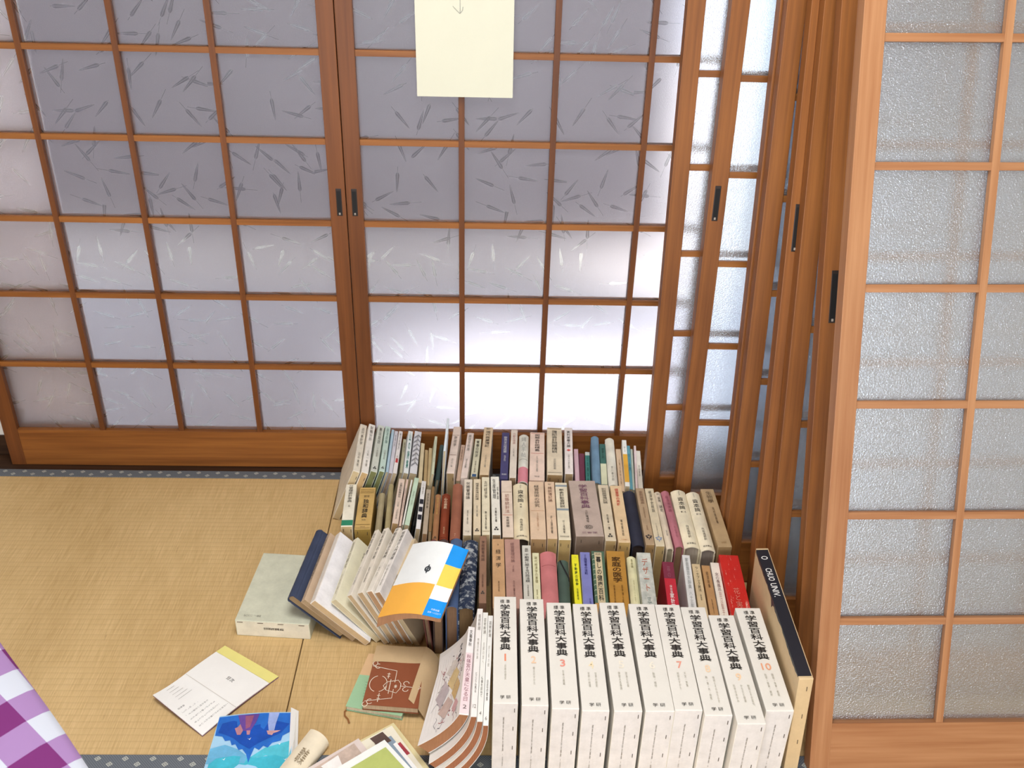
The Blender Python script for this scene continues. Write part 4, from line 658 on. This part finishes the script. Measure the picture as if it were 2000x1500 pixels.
# green notebook, brown book and its loose wrapper
def green_brown():
    r = root('notebook', 'thin green notebook with ribbon lying under the brown lantern book', 'notebook', (-.2, 1.36, 0))
    A, B, Cc, Dd = Vector((-.033, .095, .013)), Vector((.075, .09, .013)), Vector((-.062, -.041, .013)), Vector((.046, -.064, .013))
    q = bil(A, B, Cc, Dd)
    grid_block('page_block', lambda u, v: q(u, v)+Vector((0, 0, -.001)), 1, 1, lambda u, v: (0, 0, -.009), pages('#d8cdb4'), r, pages('#d8cdb4'), False)
    grid_block('cover', lambda u, v: q(-.01+1.02*u, .42+.59*v), 1, 1, lambda u, v: (0, 0, -.0011), paper('#9dc29b', .5, .06), r, None, False)
    grid_block('cover', lambda u, v: q(-.01+1.02*u, .42*v), 1, 1, lambda u, v: (0, 0, -.0011), paper('#d9b48a', .5, .06), r, None, False)
    grid_block('back_cover', lambda u, v: q(-.01+1.02*u, 1.01*v)+Vector((0, 0, -.0105)), 1, 1, lambda u, v: (0, 0, -.0012), paper('#8fb592', .5, .06), r, None, False)
    stroke('ribbon_bookmark', lambda u, v: Vector((u, v, .0015)), [(-.058, -.036), (-.0655, -.046), (-.064, -.056), (-.057, -.064), (-.053, -.074)], .0035, plain('#8a5a30', .7), r)
    for k in range(6): stroke('printed_rule', q, [(.16+.01*k, .55+.05*k), (.2+.01*k, .55+.05*k)], .0006, plain('#6a8a6c'), r)
    r = root('hardback_book', 'brown book with white lantern drawing on its cover', 'book', (-.18, 1.38, 0))
    A, B, Cc, Dd = Vector((-.036, .072, .030)), Vector((.064, .069, .030)), Vector((-.050, -.072, .030)), Vector((.058, -.082, .030))
    q = bil(A, B, Cc, Dd)
    grid_block('page_block', lambda u, v: q(.01+.98*u, .02+.97*v)+Vector((0, 0, -.0015)), 1, 1, lambda u, v: (0, 0, -.0125), pages('#c3a888'), r, pages('#c3a888'), False)
    grid_block('cover', lambda u, v: q(u, v), 1, 1, lambda u, v: (0, 0, -.0016), paper('#8d4f33', .5, .07), r, None, False)
    grid_block('back_cover', lambda u, v: q(u, v)+Vector((0, 0, -.0142)), 1, 1, lambda u, v: (0, 0, -.0016), paper('#7d452c', .5, .07), r, None, False)
    W = plain('#e9dcc8'); S = lambda pts, w=.0012: stroke('cover_drawing', q, pts, w, W, r)
    C = lambda cu, cv, ru, rv, a0, a1, n=18: S([(cu+ru*math.cos(a0+(a1-a0)*k/n), cv+rv*math.sin(a0+(a1-a0)*k/n)) for k in range(n+1)])
    S([(.02, .33), (.50, .40), (.50, .60)]); S([(.03, .95), (.50, .87), (.50, .72)])
    C(.2, .64, .16, .14, -1.3, 1.3+0); C(.2, .64, .16, .14, 1.84, 4.44)
    S([(.36, .60), (.56, .56), (.62, .62), (.62, .70), (.56, .78), (.36, .74), (.36, .60)]); S([(.36, .60), (.30, .67), (.36, .74)]); S([(.42, .55), (.42, .80)])
    S([(.62, .66), (.86, .67)]); S([(.86, .67), (.93, .63), (1.0, .67), (.93, .71), (.86, .67)][:4]+[(.93, .71), (.86, .67)])
    for s in (-1, 1): C(.72, .66+s*.05, .05, .035, 0, s*4.6); C(.12, .64+s*.31, .05, .04, .5, 5.2); C(.05, .64+s*.36, .045, .04, -.8, 4.2)
    for k in range(4): an = k*math.pi/4; S([(.53-.03*math.cos(an), .67-.03*math.sin(an)), (.53+.03*math.cos(an), .67+.03*math.sin(an))], .0009)
    S([(.36, .44), (.36, .54)]); S([(.33, .46), (.39, .46)]); S([(.33, .5), (.39, .5)]); S([(.26, .80), (.26, .95)]); S([(.23, .84), (.29, .84)]); S([(.23, .89), (.29, .89)])
    r = root('book_wrapper', 'loose tan paper wrapper folded over the brown lantern book', 'book wrapper', (-.18, 1.38, 0))
    K_ = paper('#c9ac84', .6, .08)
    grid_block('front_fold', lambda u, v: q(-.02+1.04*u, -.05+.30*v)+Vector((0, 0, .0012+.001*math.sin(7*u))), 8, 2, lambda u, v: (0, 0, -.0006), K_, r)
    F = bil((.064, .075, .0335), (.095, .055, .012), (.038, -.063, .034), (.072, -.090, .006))
    grid_block('side_flap', lambda u, v: F(u, v)+Vector((0, 0, .006*math.sin(math.pi*u))), 6, 4, lambda u, v: (0, 0, -.0006), K_, r)
green_brown()
# blue picture booklet
def blue():
    r = root('picture_booklet', 'blue illustrated booklet lying upside down at the mat border', 'booklet', (-.43, 1.22, 0), (0, 0, .0))
    A, B, Cc, Dd = Vector((-.068, .071, .014)), Vector((.069, .082, .014)), Vector((-.068, -.137, .014)), Vector((.098, -.126, .014))
    q0 = bil(A, B, Cc, Dd)
    q = lambda u, v: q0(u, v)+Vector((0, 0, .004*math.sin(math.pi*u)))
    grid_block('page_block', lambda u, v: q(u*1.04, v)+Vector((0, 0, -.0008)), 8, 2, lambda u, v: (0, 0, -.0115-.004*math.sin(math.pi*u)), pages('#e3dfd6'), r, pages('#e3dfd6'))
    grid_block('curled_page', lambda u, v: q(.97+.1*u, -.03+.55*v)+Vector((0, 0, .006*(1-v)*(1-u)-.004*u)), 4, 6, lambda u, v: (0, 0, -.0007), paper('#ecebe8', .5, .03), r)
    grid_block('cover', lambda u, v: q(u, v), 10, 4, lambda u, v: (0, 0, -.0008), paper('#a9d3ee', .35, .08, 22), r)
    def uvp(p):
        x, y = p; f = (y-590)/292; xl = 440-85*f; xr = 862-17*(y-565)/317
        yl = 590-25*(x-440)/422
        return ((x-xl)/(xr-xl), (y-yl)/300*.55)
    P = lambda pts, c, l: patch('cover_picture', lambda u, v: q(min(max(u, .004), .996), min(max(v, .004), .996)), [uvp(p) for p in pts], paper(c, .35, .22, 40), r, l)
    P([(358, 880), (380, 790), (470, 770), (545, 800), (600, 842), (580, 882)], '#6fb6dc', .0004)
    P([(560, 882), (640, 830), (700, 790), (845, 740), (852, 882)], '#57c3d6', .0004)
    P([(375, 882), (420, 850), (520, 838), (640, 850), (760, 830), (846, 850), (843, 1100), (320, 1100)], '#45b9cf', .0006)
    P([(438, 598), (560, 590), (700, 580), (858, 572), (856, 650), (840, 690), (800, 715), (790, 745), (740, 760), (715, 790), (690, 780), (665, 805), (640, 790), (620, 835), (604, 880), (592, 830), (570, 800), (548, 805), (530, 770), (508, 775), (500, 745), (470, 748), (455, 720), (412, 712), (425, 650)], '#2a6fcb', .0008)
    P([(455, 640), (520, 625), (640, 660), (760, 625), (840, 640), (790, 700), (700, 745), (655, 770), (610, 800), (560, 770), (520, 735), (470, 710), (430, 695)], '#1c52b4', .0010)
    P([(548, 592), (672, 586), (650, 640), (618, 690), (600, 695), (575, 690), (560, 650)], '#6a4a9a', .0012); P([(590, 600), (640, 596), (615, 670), (590, 680)], '#9a5a7a', .0014)
    P([(560, 650), (575, 690), (560, 716), (540, 715), (527, 675), (545, 668)], '#b9838e', .0014); P([(595, 690), (618, 690), (612, 716), (596, 716)], '#b9838e', .0014)
    P([(726, 577), (786, 573), (764, 640), (752, 690), (722, 690), (718, 640)], '#9fb0e2', .0012); P([(710, 690), (752, 688), (790, 684), (770, 696), (748, 704), (740, 716), (716, 712)], '#d0a0a0', .0014)
    for (x, y) in ((780, 762), (462, 855), (812, 850), (610, 738)): P([(x-10, y), (x, y+5), (x+12, y-6), (x+3, y+10)], '#e9f2f6', .0016)
blue()
# curled cream pamphlet
def curled():
    r = root('pamphlet', 'small cream pamphlet curling up behind the blue booklet', 'pamphlet', (-.325, 1.19, 0), (0, 0, -.45))
    def top(u, v):
        a = -.5+2.6*u
        return (.026*math.sin(a)-.006, .055-.12*v, .030-.026*(1-math.cos(a))*.9+.004)
    grid_block('cover', top, 14, 3, lambda u, v: (-.003*math.sin(-.5+2.6*u), 0, -.0035*abs(math.cos(-.5+2.6*u))-.0006), paper('#e3d6bd', .5, .1), r, pages('#c9b48c'))
    letter('歌集', lambda p, w: (lambda t: (t[0], t[1], t[2]+.0012))(top(.34+p, .62-w)), .25, .28, '#8a7a60', r, 0, 1)
curled()
# papers piled at the lower edge
def flat_sheet(name, label, cat, pts, z, th, col, extra=None, group=None, curl=0.0):
    cx = sum(p[0] for p in pts)/4; cy = sum(p[1] for p in pts)/4
    r = root(name, label, cat, (cx, cy, z), group=group)
    q0 = bil(*[(p[0]-cx, p[1]-cy, th) for p in pts]); q = lambda u, v: q0(u, v)+Vector((0, 0, curl*(1-v)**3))
    if th > .003:
        grid_block('page_block', lambda u, v: q(.01+.98*u, .01+.98*v)+Vector((0, 0, -.0008)), 4, 6, lambda u, v: (0, 0, -th+.0012), pages('#ddd3bb'), r, pages('#ddd3bb'))
        grid_block('back_cover', lambda u, v: q(u, v)+Vector((0, 0, -th+.0006)), 4, 6, lambda u, v: (0, 0, -.0005), paper(col, .5, .06), r)
        grid_block('cover', q, 4, 6, lambda u, v: (0, 0, -.0008), paper(col, .45, .06), r)
    else: grid_block('sheet', q, 4, 6, lambda u, v: (0, 0, -th*.9), paper(col, .45, .06), r)
    if extra: extra(r, q)
    return r
GP = 'printed papers piled at the mat border'
flat_sheet('booklet', 'cream bound booklet at the bottom of the paper pile', 'booklet', [(-.262, 1.215), (-.168, 1.281), (-.165, 1.09), (-.075, 1.152)], 0, .010, '#e6d9a8', None, GP)
def e1(r, q):
    patch('printed_photo', q, [(.55, .02), (.8, .02), (.86, .3), (.62, .3)], paper('#5f4a44', .4, .3, 60), r); patch('printed_photo', q, [(.72, .3), (.95, .28), (.97, .5), (.78, .5)], paper('#a8404a', .4, .3, 60), r)
flat_sheet('magazine', 'magazine with dark and red photographs under the grey-blue leaflet', 'magazine', [(-.258, 1.205), (-.170, 1.268), (-.175, 1.09), (-.087, 1.150)], .0102, .0032, '#e9e2cd', e1, GP, .004)
def e2(r, q):
    patch('printed_band', q, [(.62, 0), (1, 0), (1, 1), (.86, 1), (.80, .45), (.72, .2)], paper('#8fa0b0', .4, .08), r)
    patch('printed_band', q, [(.93, .3), (1, .3), (1, 1), (.93, 1)], paper('#f1f0ee', .4, .03), r, .0008)
    for k in range(3): stroke('printed_mark', q, [(.66+.01*k, .12), (.72+.01*k, .13), (.74, .17-.01*k)], .001, plain('#4a4a50'), r)
flat_sheet('leaflet', 'grey-blue and pale pink leaflet in the middle of the paper pile', 'leaflet', [(-.255, 1.190), (-.182, 1.262), (-.180, 1.09), (-.104, 1.158)], .0136, .002, '#e3d3c4', e2, GP)
def e3(r, q):
    patch('printed_photo', q, [(.06, .08), (.9, .05), (.9, .5), (.06, .55)], paper('#cdb7a8', .35, .35, 35), r)
    patch('printed_photo', q, [(.3, .12), (.6, .1), (.55, .4), (.35, .4)], paper('#f0ece8', .35, .1, 35), r, .0009)
flat_sheet('leaflet', 'glossy pinkish photo leaflet poking out of the pile toward the blue booklet', 'leaflet', [(-.325, 1.162), (-.229, 1.238), (-.262, 1.082), (-.17, 1.158)], .0158, .0018, '#dccdc6', e3, GP)
def e4(r, q):
    patch('printed_panel', q, [(.06, .14), (.93, .14), (.93, 1), (.06, 1)], paper('#b6c070', .4, .1), r)
    letter('にか', lambda p, w: q(.42+p, .50-w), .2, .09, '#55603a', r, 0, 1); letter('。', lambda p, w: q(.72+p, .42-w), .04, .04, '#55603a', r, 0, 1)
flat_sheet('booklet', 'white booklet with olive green panel topmost on the paper pile', 'booklet', [(-.272, 1.160), (-.180, 1.232), (-.205, 1.075), (-.108, 1.147)], .0178, .0034, '#eef0ec', e4, GP)
# slumped magazines beside volume one: one bent stack, each lying in the bend of the next
def slump(label, d, s0, s1, y0, yaw, L, T, cover, edge, spine_t, bands=(), draw=None):
    r = root('magazine', label, 'magazine', (.0065, y0, 0), (0, 0, yaw), 'slumped magazines beside the encyclopedia boxes')
    n = 16
    def base(s): return -.078*s**2.3, .005+.160*(1-s**1.1)
    def nrm(s):
        a = base(max(0, s-.01)); b = base(min(1, s+.01)); dx, dz = b[0]-a[0], b[1]-a[1]; l = math.hypot(dx, dz); return -dz/l, dx/l
    def at(k, off):
        s = s0+(s1-s0)*k; p = base(s); m = nrm(s); return p[0]+m[0]*(off-d)*(1+.6*k), max(.0004, p[1]+m[1]*(off-d)*(1+.6*k))
    def sheet(nm, o0, o1, ya, yb, mat):
        a = [at(i/n, o0) for i in range(n+1)]; b = [at(i/n, o1) for i in range(n+1)]; return extrude(nm, a+b[::-1], ya, yb, mat, r)
    h = T/2
    sheet('page_block', -h+.0006, h-.0006, .001, L-.001, pages(edge))
    pc = paper(cover, .4, .06)
    sheet('front_cover', -h, -h+.0005, 0, L, pc); sheet('back_cover', h-.0005, h, 0, L, pc)
    m = nrm(s0); c0 = at(0, 0); ex = Vector((m[0], 0, m[1])); up = Vector((-m[1], 0, m[0]))
    O = Vector((c0[0], 0, c0[1]))
    def sp(u, v, z): return O+ex*u+Vector((0, v, 0))+up*z
    def slab(nm, v0, v1, z0, z1, mat, w=1.0):
        q = [sp(u*h*w, v, z) for z in (z0, z1) for v in (v0, v1) for u in (-1, 1)]
        mesh(nm, q, [(0, 1, 3, 2), (4, 6, 7, 5), (0, 4, 5, 1), (2, 3, 7, 6), (0, 2, 6, 4), (1, 5, 7, 3)], mat, r)
    slab('spine', 0, L, -.0004, .0010, pc)
    for (s, uc, a, b, w, c, bo, hz) in spine_t:
        letter(s, lambda p, q: sp(uc*T+p, L*(1-b)+q, .0016), w*T, L*(b-a), c, r, bo, hz)
    for (a, b, c) in bands: slab('colour_band', L*(1-b), L*(1-a), .0009, .0012, paper(c, .4, .04), .98)
    if draw:
        def q(u, v):   # on the upward cover: u along the spine (0 far), v spine to fore edge
            x, z = at(v, -h-.0004); return Vector((x, L*(1-u), z))
        draw(r, q)
        for c in r.children:          # the thick one splays more at its near end
            for v in c.data.vertices: v.co.x = O.x+(v.co.x-O.x)*(1-.3*v.co.y/L)
    return r
def art(r, q):
    rnd = random.Random(4)
    def pp(nm, poly, c): 
        bm = bmesh.new(); f = bm.faces.new([bm.verts.new(q(u, v)) for u, v in poly]); bmesh.ops.triangulate(bm, faces=[f]); bm_obj(nm, bm, c, r)
    for (u, v, du, dv, c) in ((.62, .3, .13, .16, '#cfae7a'), (.45, .45, .14, .2, '#d9bf8d'), (.75, .55, .12, .2, '#c9b0a8'), (.3, .55, .1, .2, '#d8cfc8'), (.55, .72, .16, .16, '#bdb0b4'), (.82, .25, .08, .12, '#d6a8ac')):
        pp('cover_wash', [(u-du, v), (u, v-dv), (u+du, v), (u, v+dv)], paper(c, .4, .2, 50))
    ink = [plain('#4a3f4c'), plain('#9a5a62'), plain('#6a6470'), plain('#b5626a')]
    for k in range(80):
        u = rnd.uniform(.2, .9); v = rnd.uniform(.08, .8); pts = [(u, v)]
        for j in range(4): u += rnd.uniform(-.05, .05); v += rnd.uniform(-.05, .06); pts.append((min(max(u, .02), .98), min(max(v, .03), .93)))
        P = [q(*p) for p in pts]; vv = []; ff = []
        for i, p in enumerate(P): vv += [p+Vector((0, .0007, 0)), p-Vector((0, .0007, 0))]
        for i in range(len(P)-1): ff.append((2*i, 2*i+1, 2*i+3, 2*i+2))
        mesh('cover_drawing', vv, ff, ink[k % 4], r)
    for (s, u, v, w, l) in (('文', .12, .34, .10, .10), ('藝', .24, .36, .10, .10)):
        letter(s, lambda p, t: q(u-t+.05, v+p), .12, .1, '#3a3440', r, 1, 1)
SP = '芸術新潮'
slump('thin white magazine touching volume one, numbered six', 0, 0, 1, 1.142, -.03, .264, .0092, '#e9e7e2', '#9c6444',
      [(SP, 0, .06, .22, .5, '#7a7268', 0, 0), ('光と影の絵', 0, .3, .5, .3, '#a9a298', 0, 0), ('巨匠の素顔', 0, .62, .8, .35, '#5a544c', 0, 0), ('6', 0, .93, .96, .35, '#6a645c', 0, 1)])
slump('thin white magazine in the middle of the slumped three, numbered four', .0100, 0, .98, 1.150, -.03, .264, .0098, '#e8e6df', '#a26848',
      [(SP, 0, .06, .22, .5, '#7a7268', 0, 0), ('古都の旅へ', 0, .3, .5, .3, '#a9a298', 0, 0), ('仏像を訪ねて', 0, .62, .8, .35, '#5a544c', 0, 0), ('4', 0, .92, .95, .35, '#6a645c', 0, 1)])
slump('thin white magazine beside the thick one, numbered twelve', .0206, 0, .96, 1.160, -.03, .264, .0105, '#e9e4df', '#a26a48',
      [(SP, 0, .06, .22, .5, '#7a7268', 0, 0), ('特集日本の美', 0, .3, .5, .3, '#a9a298', 0, 0), ('とことん見る', 0, .62, .8, .35, '#5a544c', 0, 0), ('12', 0, .9, .93, .5, '#6a645c', 0, 1)])
slump('thick white magazine with inked flower cover and pink-tinted spine', .0375, .14, .94, 1.176, -.045, .213, .017, '#ece7e4', '#a87552',
      [('文藝春秋', 0, .04, .24, .45, '#4a4640', 0, 0), ('秋篠宮が天皇になる日', 0, .34, .86, .6, '#9a6a74', 0, 0), ('2', 0, .9, .94, .4, '#6a6060', 0, 1)], ((.32, .99, '#ead4d6'),), art)
# university album leaning by the doors
def album():
    H, L, T = .243, .345, .025
    r = root('album_case', 'tall tan album case with torn black spine between encyclopedia and leaning doors', 'album', (.5655, 1.176, .0005), (0, -.05, -.019))
    box('case', -T/2, T/2, 0, L, 0, H, paper('#cfb48c', .6, .1), r, .0016)
    rnd = random.Random(7); vv = []; n = 40
    for i in range(n+1):
        v = .006+(L-.012)*i/n
        k = i/n
        dx = -.001-rnd.uniform(0, .0022)-.0025*abs(math.sin(k*9))-(.009 if .56 < k < .6 else 0)
        drop = max(.001, -dx*1.6)
        vv += [(T/2-.0022, v, H+.0007), (-T/2-.0003, v, H+.0005), (-T/2-.0005, v, H-drop)]
    ff = []
    for i in range(n): ff += [(3*i, 3*i+3, 3*i+4, 3*i+1), (3*i+1, 3*i+4, 3*i+5, 3*i+2)]
    mesh('spine_label', vv, ff, plain('#22232b', .45), r)
    def L_(s, a, b, w): letter(s, lambda p, q: (-.002-w/2+q, L*(1-(a+b)/2)-p, H+.0012), L*(b-a), w, '#dfdcd8', r, 1, 1)
    L_('O', .075, .105, .013); L_('CHUO', .18, .285, .012); L_('UNIV.', .305, .415, .012)
    for z in (.9, .62, .35): box('staple', .003, .0042, -.0006, .0003, H*z-.005, H*z+.005, plain('#5a4a3a', .45), r)
album()
# paper sheet taped on the lattice
def note():
    r = root('paper_sheet', 'cream paper sheet with a pencilled arrow hanging on the lattice door', 'paper', (-.053, 2.121, .983), (0, math.radians(-.3), 0))
    P = paper('#d2cfba', .6, .025, 12)
    grid_block('sheet', lambda u, v: (-.1025+.205*u, .006*math.sin(math.pi*u)*0-.004*(1-v)**2*u, .297*v), 6, 8, lambda u, v: (0, .0006, 0), P, r)
    for pts in ([(-.009, .222), (-.009, .176), (-.0095, .170)], [(-.024, .184), (-.015, .175), (-.0095, .170)], [(-.0095, .170), (-.004, .176), (-.003, .183)]):
        vv = []; ff = []
        for x, z in pts: vv += [(x-.0005, -.0008-.004*(1-z/.297)**2, z), (x+.0005, -.0008-.004*(1-z/.297)**2, z)]
        for i in range(len(pts)-1): ff.append((2*i, 2*i+1, 2*i+3, 2*i+2))
        mesh('pencil_stroke', vv, ff, plain('#8a8880'), r)
    box('tape', -.012, .012, -.001, .0, .282, .305, plain('#d8d2b8', .4), r)
note()
# gingham cloth on a low table
def table():
    z = .5
    A = Vector((-.664, .989)); B = Vector((-.478, .79)); d = (B-A).normalized(); nrm = Vector((-d.y, d.x))
    if nrm.x < 0: nrm = -nrm
    ang = math.atan2(d.y, d.x); mid = (A+B)/2
    r = root('gingham_cloth', 'purple and white gingham cloth draped over the low table', 'tablecloth', (mid.x, mid.y, z), (0, 0, ang))
    gm = gingham(); nx, ny = 40, 26; vv = []; uv = []
    for j in range(ny+1):
        for i in range(nx+1):
            x = -.55+1.1*i/nx; s = .62*j/ny      # s from the far drop across the top
            w = .006*math.sin(x*16+1)*max(0, 1-s*3)
            if s < .22: y, zz = .004+w*.6, -(.22-s)
            elif s < .25: a = (s-.22)/.03*math.pi/2; y, zz = .004-.019*(1-math.cos(a))+w*.3, .016*math.sin(a)-.014
            else: y, zz = -.015-(s-.25), .003
            vv.append((x, y, zz))
            c45, s45 = math.cos(.12), math.sin(.12); px, py = x, s
            uv.append(((px*c45-py*s45)/.098+.1, (px*s45+py*c45)/.098+.85))
    N = len(vv); vv2 = [(x, y-.0015 if s_ else y-.0015, zz-.0015) for (x, y, zz), s_ in zip(vv, [0]*N)]
    ix = lambda i, j: j*(nx+1)+i; ff = []
    for j in range(ny):
        for i in range(nx): ff.append((ix(i, j), ix(i, j+1), ix(i+1, j+1), ix(i+1, j)))
    o = mesh('cloth', vv, ff, gm, r, True, None, uv); m = o.modifiers.new('thickness', 'SOLIDIFY'); m.thickness = .0015; m.offset = 0
    t = root('low_table', 'small low wooden table hidden under the gingham cloth', 'table', (mid.x, mid.y, 0), (0, 0, ang))
    box('table_top', -.52, .52, -.36, -.017, z-.03, z-.0005, WOOD_H, t, .004)
    for x in (-.49, .49):
        for y in (-.335, -.045): box('leg', x-.02, x+.02, y-.02, y+.02, .0014, z-.03, WOOD_V, t, .002)
table()
